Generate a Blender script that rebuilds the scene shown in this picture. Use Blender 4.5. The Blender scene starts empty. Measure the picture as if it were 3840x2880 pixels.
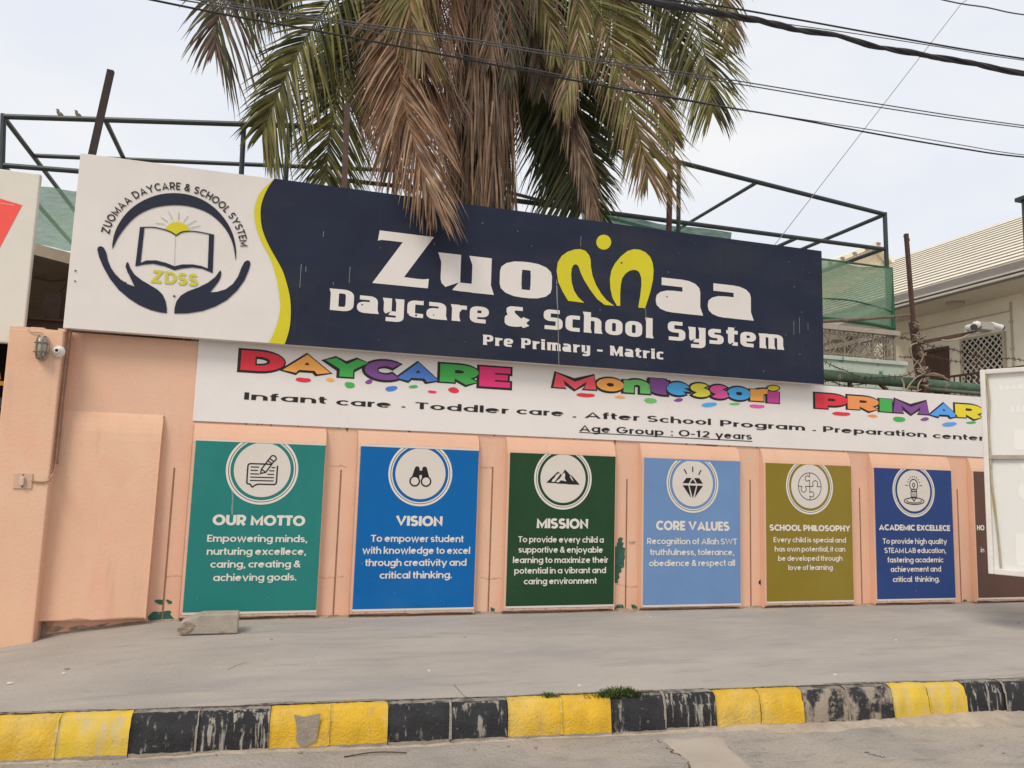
import bpy, math, random
from mathutils import Vector as V, Matrix
from mathutils.geometry import delaunay_2d_cdt as cdt
R=math.radians
sc=bpy.context.scene; C=sc.collection
# ---------------------------------------------------------------- camera, sky, sun, exposure
FPX=2928.2; YAW,PIT,ROL=0.29233,0.12004,0.02969; CAMZ=1.70; CAMY=-8.0
cy,sy,cp,sp=math.cos(YAW),math.sin(YAW),math.cos(PIT),math.sin(PIT)
fw=V((sy*cp,cy*cp,sp)); ri=V((cy,-sy,0)); up=ri.cross(fw)
rx=math.cos(ROL)*ri+math.sin(ROL)*up; ux=-math.sin(ROL)*ri+math.cos(ROL)*up
cam=bpy.data.objects.new('camera',bpy.data.cameras.new('camera')); C.objects.link(cam)
mt=Matrix((rx,ux,-fw)).transposed().to_4x4(); mt.translation=V((0,CAMY,CAMZ)); cam.matrix_world=mt
cam.data.sensor_width=36; cam.data.lens=FPX/3840*36; cam.data.clip_end=2000; sc.camera=cam
w=bpy.data.worlds.new('World'); sc.world=w; w.use_nodes=True; nt=w.node_tree; bg=nt.nodes['Background']
sky=nt.nodes.new('ShaderNodeTexSky'); sky.sky_type='NISHITA'; sky.sun_disc=False
SUN_EL,SUN_AZ=R(48),R(222)
sky.sun_elevation=SUN_EL; sky.sun_rotation=SUN_AZ; sky.dust_density=4; sky.air_density=1.2
tc=nt.nodes.new('ShaderNodeTexCoord'); nz=nt.nodes.new('ShaderNodeTexNoise'); nz.inputs['Scale'].default_value=2.8; nz.inputs['Detail'].default_value=4
mp=nt.nodes.new('ShaderNodeMapping'); mp.inputs['Scale'].default_value=(1,1,2.5)
cr=nt.nodes.new('ShaderNodeValToRGB'); cr.color_ramp.elements[0].position=.35; cr.color_ramp.elements[1].position=.7
cr.color_ramp.elements[0].color=(7.75,8.1,8.8,1); cr.color_ramp.elements[1].color=(8.95,8.95,8.95,1)
mx=nt.nodes.new('ShaderNodeMixRGB'); mx.inputs[0].default_value=.93
L_=nt.links.new
L_(tc.outputs['Generated'],mp.inputs[0]); L_(mp.outputs[0],nz.inputs['Vector']); L_(nz.outputs[0],cr.inputs[0]); L_(sky.outputs[0],mx.inputs[1]); L_(cr.outputs[0],mx.inputs[2]); L_(mx.outputs[0],bg.inputs[0])
bg.inputs[1].default_value=.1
sl=bpy.data.lights.new('sun','SUN'); sl.energy=1.8; sl.angle=R(22); sl.color=(1,.90,.78)
so=bpy.data.objects.new('sun',sl); C.objects.link(so)
sd=V((math.sin(SUN_AZ)*math.cos(SUN_EL),math.cos(SUN_AZ)*math.cos(SUN_EL),math.sin(SUN_EL)))
so.rotation_euler=sd.to_track_quat('Z','Y').to_euler(); so.location=(-6,-12,14)
vs=sc.view_settings; vs.view_transform='Standard'; vs.look='None'; vs.exposure=0.13; vs.gamma=1
rnd=random.Random(7)
# ---------------------------------------------------------------- helpers
def ray(px,py): return rx*((px-1920)/FPX)+ux*((1440-py)/FPX)+fw
def at(px,py,Y):
    d=ray(px,py); t=(Y-CAMY)/d.y; return V((d.x*t,Y,CAMZ+d.z*t))
def atx(px,py,X):
    d=ray(px,py); t=X/d.x; return V((X,CAMY+d.y*t,CAMZ+d.z*t))
def atz(px,py,Z):
    d=ray(px,py); t=(Z-CAMZ)/d.z; return V((d.x*t,CAMY+d.y*t,Z))
def lin(c): return tuple((x/12.92 if x<=.04045 else ((x+.055)/1.055)**2.4) for x in [v/255 for v in c])
KA=1.2
def P(r,g,b,k=None):
    k=k or KA; return tuple(min(.9,x*k) for x in lin((r,g,b)))
WL={}
class MB:
    def __init__(s): s.v=[];s.f=[];s.m=[]
    def add(s,vs,fs,mi=0):
        n=len(s.v); s.v+= [V(p) for p in vs]; s.f+=[[i+n for i in f] for f in fs]; s.m+=[mi]*len(fs); return s
    def box(s,x0,x1,y0,y1,z0,z1,mi=0):
        p=[(x,y,z) for x in (x0,x1) for y in (y0,y1) for z in (z0,z1)]
        return s.add(p,[(0,1,3,2),(4,6,7,5),(0,4,5,1),(2,3,7,6),(0,2,6,4),(1,5,7,3)],mi)
    def prism(s,poly,d,mi=0):   # poly: 3d points, extruded by vector d
        n=len(poly); a=[V(p) for p in poly]; b=[p+V(d) for p in a]
        return s.add(a+b,[list(range(n))[::-1],[n+i for i in range(n)]]+[(i,(i+1)%n,n+(i+1)%n,n+i) for i in range(n)],mi)
    def bar(s,a,b,wd,ht,mi=0,upv=(0,0,1)):
        a,b=V(a),V(b); d=(b-a).normalized(); u=V(upv)
        if abs(d.dot(u))>.95: u=V((0,1,0))
        x=d.cross(u).normalized()*wd/2; y=x.cross(d).normalized()*ht/2
        q=[a-x-y,a+x-y,a+x+y,a-x+y]; return s.prism(q,b-a,mi)
    def tube(s,pts,r,n=8,mi=0,closed=False):
        pts=[V(p) for p in pts]; N=len(pts); rings=[]; prev=None
        for i,p in enumerate(pts):
            if closed: d=(pts[(i+1)%N]-pts[i-1])
            else: d=pts[min(i+1,N-1)]-pts[max(i-1,0)]
            d=d.normalized() if d.length>1e-9 else V((0,0,1))
            if prev is None:
                u=V((0,0,1)) if abs(d.z)<.9 else V((0,1,0)); a=d.cross(u).normalized()
            else:
                a=(prev-d*prev.dot(d)); a=a.normalized() if a.length>1e-6 else d.orthogonal().normalized()
            prev=a; b=d.cross(a); rr=r[i] if isinstance(r,(list,tuple)) else r
            rings.append([p+a*math.cos(2*math.pi*k/n)*rr+b*math.sin(2*math.pi*k/n)*rr for k in range(n)])
        vs=[q for g in rings for q in g]; fs=[]
        for i in range(N if closed else N-1):
            j=(i+1)%N
            for k in range(n): fs.append((i*n+k,i*n+(k+1)%n,j*n+(k+1)%n,j*n+k))
        if not closed: fs+= [list(range(n))[::-1],[(N-1)*n+k for k in range(n)]]
        return s.add(vs,fs,mi)
    def lathe(s,c,axis,prof,n=20,mi=0):  # prof: (radius, dist along axis)
        axis=V(axis).normalized(); a=axis.orthogonal().normalized(); b=axis.cross(a); c=V(c); vs=[]
        for r,h in prof: vs+=[c+axis*h+(a*math.cos(2*math.pi*k/n)+b*math.sin(2*math.pi*k/n))*r for k in range(n)]
        fs=[(i*n+k,i*n+(k+1)%n,(i+1)*n+(k+1)%n,(i+1)*n+k) for i in range(len(prof)-1) for k in range(n)]
        m=len(prof)-1; fs+=[list(range(n))[::-1],[m*n+k for k in range(n)]]
        return s.add(vs,fs,mi)
    def build(s,name,mats,parent=None,smooth=False,label=None,cat=None,group=None,kind=None,bevel=0,org=None):
        if not s.v: return None
        lo=V([min(p[i] for p in s.v) for i in range(3)]); hi=V([max(p[i] for p in s.v) for i in range(3)])
        c=V(((lo.x+hi.x)/2,(lo.y+hi.y)/2,lo.z)) if org is None else V(org)
        me=bpy.data.meshes.new(name); me.from_pydata([p-c for p in s.v],[],s.f)
        if not isinstance(mats,(list,tuple)): mats=[mats]
        for m in mats: me.materials.append(m)
        for p,mi in zip(me.polygons,s.m): p.material_index=mi; p.use_smooth=smooth
        me.update(); o=bpy.data.objects.new(name,me); C.objects.link(o)
        o.location=c-(WL[parent.name] if parent else V((0,0,0)))
        if parent: o.parent=parent
        WL[o.name]=c
        if bevel:
            b=o.modifiers.new('bevel','BEVEL'); b.width=bevel; b.segments=2; b.limit_method='ANGLE'
        return tag(o,label,cat,group,kind)
def tag(o,label=None,cat=None,group=None,kind=None):
    if label:o['label']=label
    if cat:o['category']=cat
    if group:o['group']=group
    if kind:o['kind']=kind
    return o
def thing(name,loc,label,cat,group=None):
    o=bpy.data.objects.new(name,None); C.objects.link(o); o.location=loc; o.empty_display_size=.2; WL[o.name]=V(loc)
    return tag(o,label,cat,group)
def copy_tree(o,parent=None):
    c=o.copy(); C.objects.link(c); WL[c.name]=WL[o.name].copy()
    if parent: c.parent=parent
    for ch in list(o.children): copy_tree(ch,c)
    return c
# ---------------------------------------------------------------- materials
def mat(name,rgb,rough=.7,var=.08,scale=3,bump=0,bscale=60,dirt=None,metal=0,spec=.3,stretch=None,wave=None):
    m=bpy.data.materials.new(name); m.use_nodes=True; t=m.node_tree; n=t.nodes; b=n['Principled BSDF']; lk=t.links.new
    b.inputs['Roughness'].default_value=rough; b.inputs['Metallic'].default_value=metal; b.inputs['Specular IOR Level'].default_value=spec
    g=n.new('ShaderNodeNewGeometry'); src=g.outputs['Position']
    def noise(sc_,det=5,st=None,rgh=.6):
        x=n.new('ShaderNodeTexNoise'); x.inputs['Scale'].default_value=sc_; x.inputs['Detail'].default_value=det; x.inputs['Roughness'].default_value=rgh
        if st:
            q=n.new('ShaderNodeMapping'); q.inputs['Scale'].default_value=st; lk(src,q.inputs[0]); lk(q.outputs[0],x.inputs['Vector'])
        else: lk(src,x.inputs['Vector'])
        return x.outputs[0]
    def ramp(s,a,b_,c0,c1):
        x=n.new('ShaderNodeValToRGB'); e=x.color_ramp.elements; e[0].position=a; e[1].position=b_; e[0].color=(*c0,1); e[1].color=(*c1,1); lk(s,x.inputs[0]); return x.outputs[0]
    lo=[x*(1-var) for x in rgb]; hi=[min(1,x*(1+var)) for x in rgb]
    col=ramp(noise(scale,6,stretch),.3,.7,lo,hi)
    for d in (dirt or []):
        # (rgb, noise scale, threshold lo, threshold hi, stretch, strength)
        f=ramp(noise(d[1],8,d[4] if len(d)>4 else None,.65),d[2],d[3],(0,0,0),(d[5] if len(d)>5 else 1,)*3)
        x=n.new('ShaderNodeMixRGB'); lk(f,x.inputs[0]); lk(col,x.inputs[1]); x.inputs[2].default_value=(*d[0],1); col=x.outputs[0]
    lk(col,b.inputs['Base Color'])
    if bump:
        bp=n.new('ShaderNodeBump'); bp.inputs['Strength'].default_value=bump; bp.inputs['Distance'].default_value=.02
        lk(noise(bscale,6),bp.inputs['Height']); lk(bp.outputs[0],b.inputs['Normal'])
    return m
def leafmat(name,c1,c2,c3,trans=.25):
    m=bpy.data.materials.new(name); m.use_nodes=True; t=m.node_tree; n=t.nodes; lk=t.links.new; b=n['Principled BSDF']
    g=n.new('ShaderNodeNewGeometry'); r=n.new('ShaderNodeValToRGB'); e=r.color_ramp.elements
    e[0].color=(*c1,1); e[1].color=(*c3,1); q=e.new(.5); q.color=(*c2,1)
    lk(g.outputs['Random Per Island'],r.inputs[0])
    nz=n.new('ShaderNodeTexNoise'); nz.inputs['Scale'].default_value=5; lk(g.outputs['Position'],nz.inputs['Vector'])
    h=n.new('ShaderNodeHueSaturation'); mr=n.new('ShaderNodeMapRange'); mr.inputs[1].default_value=.3; mr.inputs[2].default_value=.7; mr.inputs[3].default_value=.65; mr.inputs[4].default_value=1.35
    lk(nz.outputs[0],mr.inputs[0]); lk(mr.outputs[0],h.inputs['Value']); lk(r.outputs[0],h.inputs['Color'])
    lk(h.outputs[0],b.inputs['Base Color']); b.inputs['Roughness'].default_value=.5; b.inputs['Specular IOR Level'].default_value=.35
    tr=n.new('ShaderNodeBsdfTranslucent'); lk(h.outputs[0],tr.inputs[0]); mx=n.new('ShaderNodeMixShader'); mx.inputs[0].default_value=trans
    lk(b.outputs[0],mx.inputs[1]); lk(tr.outputs[0],mx.inputs[2]); lk(mx.outputs[0],n['Material Output'].inputs[0]); return m
def flexmat(name,rgb,var=.03,dirt=None,rough=.45):
    return mat(name,rgb,rough,var,2.2,.22,4.5,dirt,spec=.22)
DUST=P(176,160,140)
PEACH=(.72,.445,.315); GREENPAINT=(.03,.11,.075)
Mpeach=mat('peach_wall_paint',PEACH,.8,.06,1.6,.22,38,[((.73,.485,.345),.8,.45,.62,(1,1,.7),.9),((.76,.42,.29),1.7,.52,.68,(1,1,.6),.8),((.58,.37,.265),3.2,.56,.78,(2.6,2.6,.3),.45),((.40,.27,.19),16,.66,.74,(1,1,1),.55),((.74,.55,.44),9,.66,.72,(1,1,1),.6)])
Mpeach2=mat('peach_pillar_paint',(.72,.445,.30),.8,.05,1.3,.2,36,[((.74,.50,.345),.9,.45,.62,(1,1,.7),.9),((.75,.41,.29),1.9,.54,.68,(1,1,.6),.8),((.52,.33,.235),3.4,.56,.74,(2.6,2.6,.22),.55),((.42,.29,.2),13,.67,.75,(1,1,1),.5)])
Mlip=mat('bare_lip',(.62,.43,.34),.85,.1,9,.4,60,[((.40,.27,.2),18,.5,.62),((.62,.55,.5),11,.58,.68)])
Mgreen=mat('old_green_paint',GREENPAINT,.7,.25,12,.3,60,[((.25,.24,.2),20,.6,.72)])
Mrust=mat('rust_stain',(.24,.11,.07),.85,.2,20)
Mgrime=mat('damp_base_grime',(.27,.22,.18),.9,.25,9,.4,50,[((.52,.33,.23),9,.48,.6)])
Mgroove=mat('groove_shadow',(.28,.14,.085),.9,.2,12)
Mwhite=flexmat('white_flex',(.71,.67,.63),.025,[((.45,.42,.38),.9,.55,.85,(1,1,.5),.3)])
Mstrip=flexmat('white_strip_flex',(.76,.72,.69),.02,[((.50,.46,.42),1.1,.55,.85,(1,1,.5),.25)])
Mnavy=flexmat('navy_flex',(.013,.018,.040),.12,[((.045,.045,.047),1.2,.45,.8,(.6,1,1.4),.6),((.07,.07,.075),9,.60,.85,(3,1,.12),.35)],.5)
Mnavy2=flexmat('navy_print',(.018,.022,.042),.08)
Myel=flexmat('yellow_print',(.62,.55,.022),.04)
Mcream=flexmat('cream_print',(.66,.61,.55),.03,[((.5,.47,.42),3,.6,.8,None,.3)])
Mdark=mat('dark_print',(.022,.017,.016),.5,.1,8)
Mblack=mat('black_print',(.012,.011,.011),.5,.1,8)
Mmetal=mat('dark_green_pipe',(.018,.030,.032),.45,.3,9,.1,80,[((.05,.035,.03),7,.58,.7)],spec=.5)
Mrustm=mat('rusty_steel',(.075,.042,.032),.8,.3,14,.3,90,[((.13,.07,.045),9,.5,.65)])
Mconc=mat('concrete',(.36,.32,.27),.9,.15,5,.5,45,[((.22,.20,.17),7,.55,.7)])
# ---------------------------------------------------------------- vector shapes and lettering
def arc(cx,cy_,ax,ay,a0,a1,n=None):
    n=n or max(4,int(abs(a1-a0)/15)); return [(cx+ax*math.cos(R(a0+(a1-a0)*i/n)),cy_+ay*math.sin(R(a0+(a1-a0)*i/n))) for i in range(n+1)]
def roundp(p,r,closed):
    out=[]; n=len(p)
    for i in range(n):
        if not closed and i in (0,n-1): out.append(p[i]); continue
        a,b,c=V(p[i-1]),V(p[i]),V(p[(i+1)%n]); u=(a-b); v=(c-b); k=min(r,u.length*.5,v.length*.5); u.normalize(); v.normalize()
        A=b+u*k; B=b+v*k
        for t in (0,.25,.5,.75,1): out.append(tuple(A*(1-t)**2+b*2*t*(1-t)+B*t*t))
    return out
def stroke(p,wx,wy,closed=False,ext=0):
    p=[V(q) for q in p]; q=[p[0]]
    for x in p[1:]:
        if (x-q[-1]).length>1e-5: q.append(x)
    p=q
    if closed and (p[0]-p[-1]).length<1e-4: p.pop()
    n=len(p)
    if ext and not closed: p[0]=p[0]+(p[0]-p[1]).normalized()*ext; p[-1]=p[-1]+(p[-1]-p[-2]).normalized()*ext
    L=[];Rr=[]
    for i in range(n):
        d0=(p[i]-p[i-1]) if (closed or i>0) else p[1]-p[0]
        d1=(p[(i+1)%n]-p[i]) if (closed or i<n-1) else p[-1]-p[-2]
        d0=d0.normalized(); d1=d1.normalized(); n0=V((-d0.y,d0.x)); n1=V((-d1.y,d1.x)); m=n0+n1
        if m.length<.2: m=n0
        m.normalize(); k=1/max(.45,m.dot(n0)); o=V((m.x*wx/2*k,m.y*wy/2*k)); L.append(p[i]+o); Rr.append(p[i]-o)
    out=[]
    for i in range(n if closed else n-1):
        j=(i+1)%n; out.append([L[i],Rr[i],Rr[j],L[j]])
    return out
def union(polys,mode=1):
    vs=[];fs=[]
    for p in polys:
        A=sum(p[i][0]*p[(i+1)%len(p)][1]-p[(i+1)%len(p)][0]*p[i][1] for i in range(len(p)))
        if abs(A)<1e-9: continue
        if A<0: p=p[::-1]
        n=len(vs); vs+=[V((q[0],q[1])) for q in p]; fs.append([n+i for i in range(len(p))])
    r=cdt(vs,[],fs,1,1e-5)
    return [tuple(v) for v in r[0]],[list(f) for f,o in zip(r[2],r[5]) if len(o)]
FR={ # round geometric letters
'A':'0,0 .29,.68 .58,0;.12,.2 .46,.2','B':'.06,.06 .06,.64 .26,.64 @.26,.5,.16,.14,90,-90 .06,.36;.26,.36 @.28,.21,.18,.15,90,-90 .06,.06',
'C':'@.34,.35,.29,.29,45,315','D':'.06,.06 .06,.64 .24,.64 @.24,.35,.31,.29,90,-90 z','E':'.42,.64 .06,.64 .06,.06 .42,.06;.06,.35 .38,.35',
'F':'.42,.64 .06,.64 .06,0;.06,.34 .38,.34','G':'@.34,.35,.29,.29,42,360 .36,.35','H':'.06,0 .06,.7;.5,0 .5,.7;.06,.35 .5,.35','I':'.06,0 .06,.7',
'K':'.06,0 .06,.7;.46,.7 .08,.3;.2,.42 .5,0','L':'.06,.7 .06,.06 .4,.06','M':'.06,0 .06,.64 .36,.14 .66,.64 .66,0','N':'.06,0 .06,.62 .5,.08 .5,.7',
'O':'@.36,.35,.3,.29,0,360 z','P':'.06,0 .06,.64 .26,.64 @.26,.46,.19,.18,90,-90 .06,.28','R':'.06,0 .06,.64 .26,.64 @.26,.46,.19,.18,90,-90 .06,.28;.24,.28 .46,0',
'S':'@.25,.495,.18,.145,30,270 @.25,.205,.2,.145,90,-150','T':'0,.64 .5,.64;.25,.64 .25,0','U':'.06,.7 .06,.28 @.28,.28,.22,.22,180,360 .5,.7',
'V':'0,.7 .29,.02 .58,.7','W':'0,.7 .2,.03 .42,.66 .64,.03 .84,.7','X':'0,.7 .5,0;.5,.7 0,0','Y':'0,.7 .28,.33 .56,.7;.28,.36 .28,0','Z':'.02,.64 .46,.64 .04,.06 .5,.06',
'a':'@.27,.26,.21,.2,0,360 z;.48,0 .48,.52','b':'.06,0 .06,.74;@.27,.26,.21,.2,0,360 z','c':'@.27,.26,.21,.2,45,315','d':'@.27,.26,.21,.2,0,360 z;.48,0 .48,.74',
'e':'.08,.26 .48,.26 @.27,.26,.21,.2,0,315','f':'.12,0 .12,.56 @.24,.56,.12,.12,180,80;0,.46 .28,.46','g':'@.27,.26,.21,.2,0,360 z;.48,.52 .48,0 @.27,0,.21,.17,0,-150',
'h':'.06,0 .06,.74;.06,.26 @.25,.28,.19,.18,180,0 .44,0','i':'.06,0 .06,.52;.06,.61 .06,.73','j':'.1,.52 .1,-.06 @.0,-.06,.1,.1,0,-90;.1,.61 .1,.73',
'k':'.06,0 .06,.74;.4,.52 .08,.2;.18,.3 .42,0','l':'.06,0 .06,.74','m':'.06,0 .06,.52;.06,.26 @.22,.3,.16,.16,180,0 .38,0;.38,.28 @.54,.3,.16,.16,180,0 .7,0',
'n':'.06,0 .06,.52;.06,.26 @.25,.28,.19,.18,180,0 .44,0','o':'@.27,.26,.21,.2,0,360 z','p':'.06,-.2 .06,.52;@.27,.26,.21,.2,0,360 z','q':'.48,-.2 .48,.52;@.27,.26,.21,.2,0,360 z',
'r':'.06,0 .06,.52;.06,.26 @.23,.28,.17,.18,180,80','s':'@.2,.36,.14,.1,30,270 @.2,.16,.15,.1,90,-150','t':'.12,.68 .12,.16 @.22,.16,.1,.1,180,285;0,.46 .28,.46',
'u':'.06,.52 .06,.24 @.25,.24,.19,.18,180,360;.44,.52 .44,0','v':'0,.52 .22,.02 .44,.52','w':'0,.52 .17,.02 .34,.5 .51,.02 .68,.52','x':'0,.52 .4,0;.4,.52 0,0','y':'0,.52 .23,.02;.46,.52 .15,-.2',
'z':'.02,.46 .38,.46 .04,.06 .42,.06','&':'.54,0 .17,.47 @.27,.55,.12,.1,200,-40 .16,.36 @.23,.2,.18,.14,120,330 .5,.36',
'0':'@.36,.35,.3,.29,0,360 z','1':'0,.56 .16,.66 .16,0','2':'@.22,.47,.17,.17,160,-35 .05,.06 .44,.06','-':'0,.28 .28,.28',',':'.07,.1 .03,-.1','.':'.06,0 .06,.12',':':'.06,0 .06,.12;.06,.38 .06,.5'}
FS={ # squared, flared letters
'Z':'','u':'R.1 .1,.56 .1,.07 .42,.07;.42,.56 .42,0','o':'R.13 .1,.065 .1,.5 .42,.5 .42,.065 z','a':'R.12 .06,.5 .42,.5 .42,.0;R.1 .42,.3 .1,.3 .1,.065 .42,.065','c':'R.12 .42,.5 .1,.5 .1,.065 .42,.065',
'e':'R.12 .44,.065 .1,.065 .1,.5 .42,.5 .42,.27 .2,.27','y':'R.1 .42,.56 .42,-.14 .06,-.14;R.1 .1,.56 .1,.065 .42,.065','r':'.1,0 .1,.56;R.08 .12,.34 .2,.48 .4,.48',
'h':'.1,0 .1,.74;R.12 .1,.5 .42,.5 .42,0','l':'.1,0 .1,.74','t':'R.1 .16,.68 .16,.065 .38,.065;0,.5 .38,.5','s':'R.09 .41,.5 .1,.5 .1,.29 .4,.29 .4,.065 .04,.065',
'm':'.1,0 .1,.56;R.12 .1,.5 .4,.5 .4,0;R.12 .36,.5 .7,.5 .7,0','i':'.1,0 .1,.56;.1,.63 .1,.74','D':'.1,0 .1,.7;R.16 .1,.635 .48,.635 .48,.065 .1,.065','P':'.1,0 .1,.7;R.13 .1,.635 .46,.635 .46,.31 .1,.31',
'S':'R.1 .46,.635 .1,.635 .1,.36 .45,.36 .45,.065 .03,.065','M':'.1,0 .1,.7;.66,0 .66,.7;.12,.68 .38,.1 .64,.68','&':'R.06 .44,.635 .14,.635 .14,.46 .54,.02;R.09 .3,.36 .1,.36 .1,.065 .36,.065 .54,.32','-':'0,.3 .3,.3'}
GC={}
def glyph(font,ch,wx,wy,ext=0):
    k=(font,ch,wx,wy,ext)
    if k in GC: return GC[k]
    polys=[]; spec=(FR if font=='R' else FS)[ch]
    for st in spec.split(';'):
        pts=[];closed=False;rr=0
        for tk in st.split():
            if tk=='z': closed=True
            elif tk[0]=='R': rr=float(tk[1:])
            elif tk[0]=='@': pts+=arc(*[float(x) for x in tk[1:].split(',')])
            else: pts.append(tuple(float(x) for x in tk.split(',')))
        if rr: pts=roundp(pts,rr,closed)
        polys+=stroke(pts,wx,wy,closed,ext)
        if font=='S' and not closed:
            for e,pz in ((pts[0],pts[1]),(pts[-1],pts[-2])):   # flared stem ends
                if abs(e[0]-pz[0])<.01 and e[1] in (0,.56,.7,.74):
                    x,y=e; s=1 if e[1]==0 else -1
                    polys.append([(x-wx/2-(.035 if s<0 else 0),y),(x+wx/2+(.035 if s>0 else 0),y),(x+wx/2,y+s*.14),(x-wx/2,y+s*.14)])
    if font=='R' and ch in 'AVWMNYZKX':
        hi=.7+(wy-.12)*.5 if ch.isupper() else (.76 if ch=='k' else .53+(wy-.115)*.5); lo_=-(wy-.12)*.5 if ch!='y' else -.25
        polys=[[(q[0],min(max(q[1],lo_),hi)) for q in p] for p in polys]
    v,f=union(polys); GC[k]=(v,f,min(p[0] for p in v),max(p[0] for p in v)); return GC[k]
def layout(s,font,wx,wy,gap=.07,sp=.26,ext=0):
    x=0;vs=[];fs=[]
    for ch in s:
        if ch==' ': x+=sp; continue
        v,f,a,b=glyph(font,ch,wx,wy,ext); n=len(vs); vs+=[(p[0]-a+x,p[1]) for p in v]; fs+=[[i+n for i in q] for q in f]; x+=b-a+gap
    return vs,fs
def text(mb,s,Lp,Rp,top,Y,font='R',wx=.13,wy=.12,gap=.07,sp=.26,mi=0,ext=0,base=.7,zoff=0):
    a,b=at(*Lp,Y),at(*Rp,Y); h=abs(at(Lp[0],top,Y).z-a.z) if top>3 else top
    vs,fs=layout(s,font,wx,wy,gap,sp,ext); x0=min(p[0] for p in vs); x1=max(p[0] for p in vs)
    mb.add([(a.x+(p[0]-x0)/(x1-x0)*(b.x-a.x),Y,(a.z+b.z)/2+zoff+p[1]*h/base) for p in vs],fs,mi); return h
def textp(nm,mt,par,*a,**k):
    m=MB(); h=text(m,*a,**k); m.build(nm,mt,par); return h
def flat(mb,polys,Y,mi=0,mode=1):   # polys of world (x,z)
    v,f=union(polys,mode); mb.add([(p[0],Y,p[1]) for p in v],f,mi)
def pw(pts,Y,ox=0,oy=0,s=1): 
    return [(q.x,q.z) for q in (at(ox+p[0]/s,oy+p[1]/s,Y) for p in pts)]
def smooth2(p,k=3):   # closed catmull-rom
    n=len(p);out=[]
    for i in range(n):
        a,b,c,d=[V(p[(i+j)%n]) for j in (-1,0,1,2)]
        for t in range(k):
            u=t/k; out.append(tuple(.5*((2*b)+(c-a)*u+(2*a-5*b+4*c-d)*u*u+(3*b-a-3*c+d)*u**3)))
    return out
def cat3(pts,k=6):
    out=[]; p=[V(q) for q in pts]; n=len(p)
    for i in range(n-1):
        a,b,c,d=p[max(i-1,0)],p[i],p[i+1],p[min(i+2,n-1)]
        for t in range(k):
            u=t/k; out.append(.5*((2*b)+(c-a)*u+(2*a-5*b+4*c-d)*u*u+(3*b-a-3*c+d)*u**3))
    return out+[p[-1]]
def clip(poly,zmax):
    out=[]
    for i in range(len(poly)):
        a,b=poly[i-1],poly[i]
        if (a[1]<=zmax)!=(b[1]<=zmax):
            t=(zmax-a[1])/(b[1]-a[1]); out.append((a[0]+(b[0]-a[0])*t,zmax))
        if b[1]<=zmax: out.append(b)
    return out
# ---------------------------------------------------------------- ground: road, pavement
def zwall(x):
    pts=[(-60,.03),(-2.6,.05),(-2.2,.10),(-1.87,.18),(-.9,.295),(60,.30)]
    for (a,za),(b,zb) in zip(pts,pts[1:]):
        if x<=b: return za+(zb-za)*(x-a)/(b-a)
    return .3
KA0=V((-1.43,-2.59)); KD=(V((5.81,-3.04))-KA0).normalized()   # back edge of the kerb top, plan
def ykerb(x): return KA0.y+(x-KA0.x)*KD.y/KD.x
KZ=.25
def vnoise(x,y): return math.sin(x*3.1+math.sin(y*2.3)*1.3)*.5+math.sin(y*4.7+x*1.9)*.3+math.sin(x*9.3-y*7.1)*.2
Mpave=mat('pavement_screed',(.385,.350,.310),.9,.13,.9,.4,35,[((.42,.38,.335),.55,.45,.7,(1,1.6,1),.8),((.235,.215,.20),2.4,.54,.72,(.5,2.6,1),.6),((.29,.275,.27),.8,.47,.66,(.6,2,1),.6),((.5,.44,.36),3.5,.60,.72,(.5,2.4,1),.5),((.55,.5,.45),26,.73,.76,(1,1,1),.6),((.19,.165,.14),42,.68,.74,(.7,1.6,1),.35)])
Mroad=mat('dusty_asphalt',(.38,.34,.295),.95,.16,2.2,1.0,50,[((.46,.395,.325),.7,.48,.62,(1,1.4,1),.9),((.20,.18,.16),5,.54,.72,(.7,2,1),.6),((.13,.12,.11),60,.55,.70,(1,1,1),.6),((.5,.45,.38),60,.66,.74,(1,1,1),.45)])
mb=MB(); NX,NY=120,26
for i in range(NX+1):
    x=-20+44*i/NX
    for j in range(NY+1):
        t=j/NY; ya=ykerb(x)+.004; yb=.16
        mb.v.append(V((x,ya+(yb-ya)*t,(KZ-.012)+(zwall(x)-KZ+.012)*t+.006*vnoise(x*1.4,t*5)*(t*(1-t)*4))))
for i in range(NX):
    for j in range(NY): a=i*(NY+1)+j; mb.f.append([a,a+NY+1,a+NY+2,a+1]); mb.m.append(0)
mb.build('pavement',Mpave,smooth=True,kind='structure')
mb=MB(); NX,NY=110,60
for i in range(NX+1):
    x=-12+30*i/NX
    for j in range(NY+1):
        y=-14+11.9*j/NY; yk=ykerb(x)-.13; d=max(0,yk-y)
        z=-.012*min(d,3)+.010*vnoise(x*1.3,y*1.7)+.012*math.exp(-((d-.1)/.16)**2)
        mb.v.append(V((x,y,z)))
for i in range(NX):
    for j in range(NY): a=i*(NY+1)+j; mb.f.append([a,a+NY+1,a+NY+2,a+1]); mb.m.append(0)
mb.build('road',Mroad,smooth=True,kind='structure')
mb=MB(); mb.box(-150,150,-150,200,-.9,-.35); mb.build('ground',mat('far_ground',(.3,.26,.21),.95,.1,.5),kind='structure')
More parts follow.
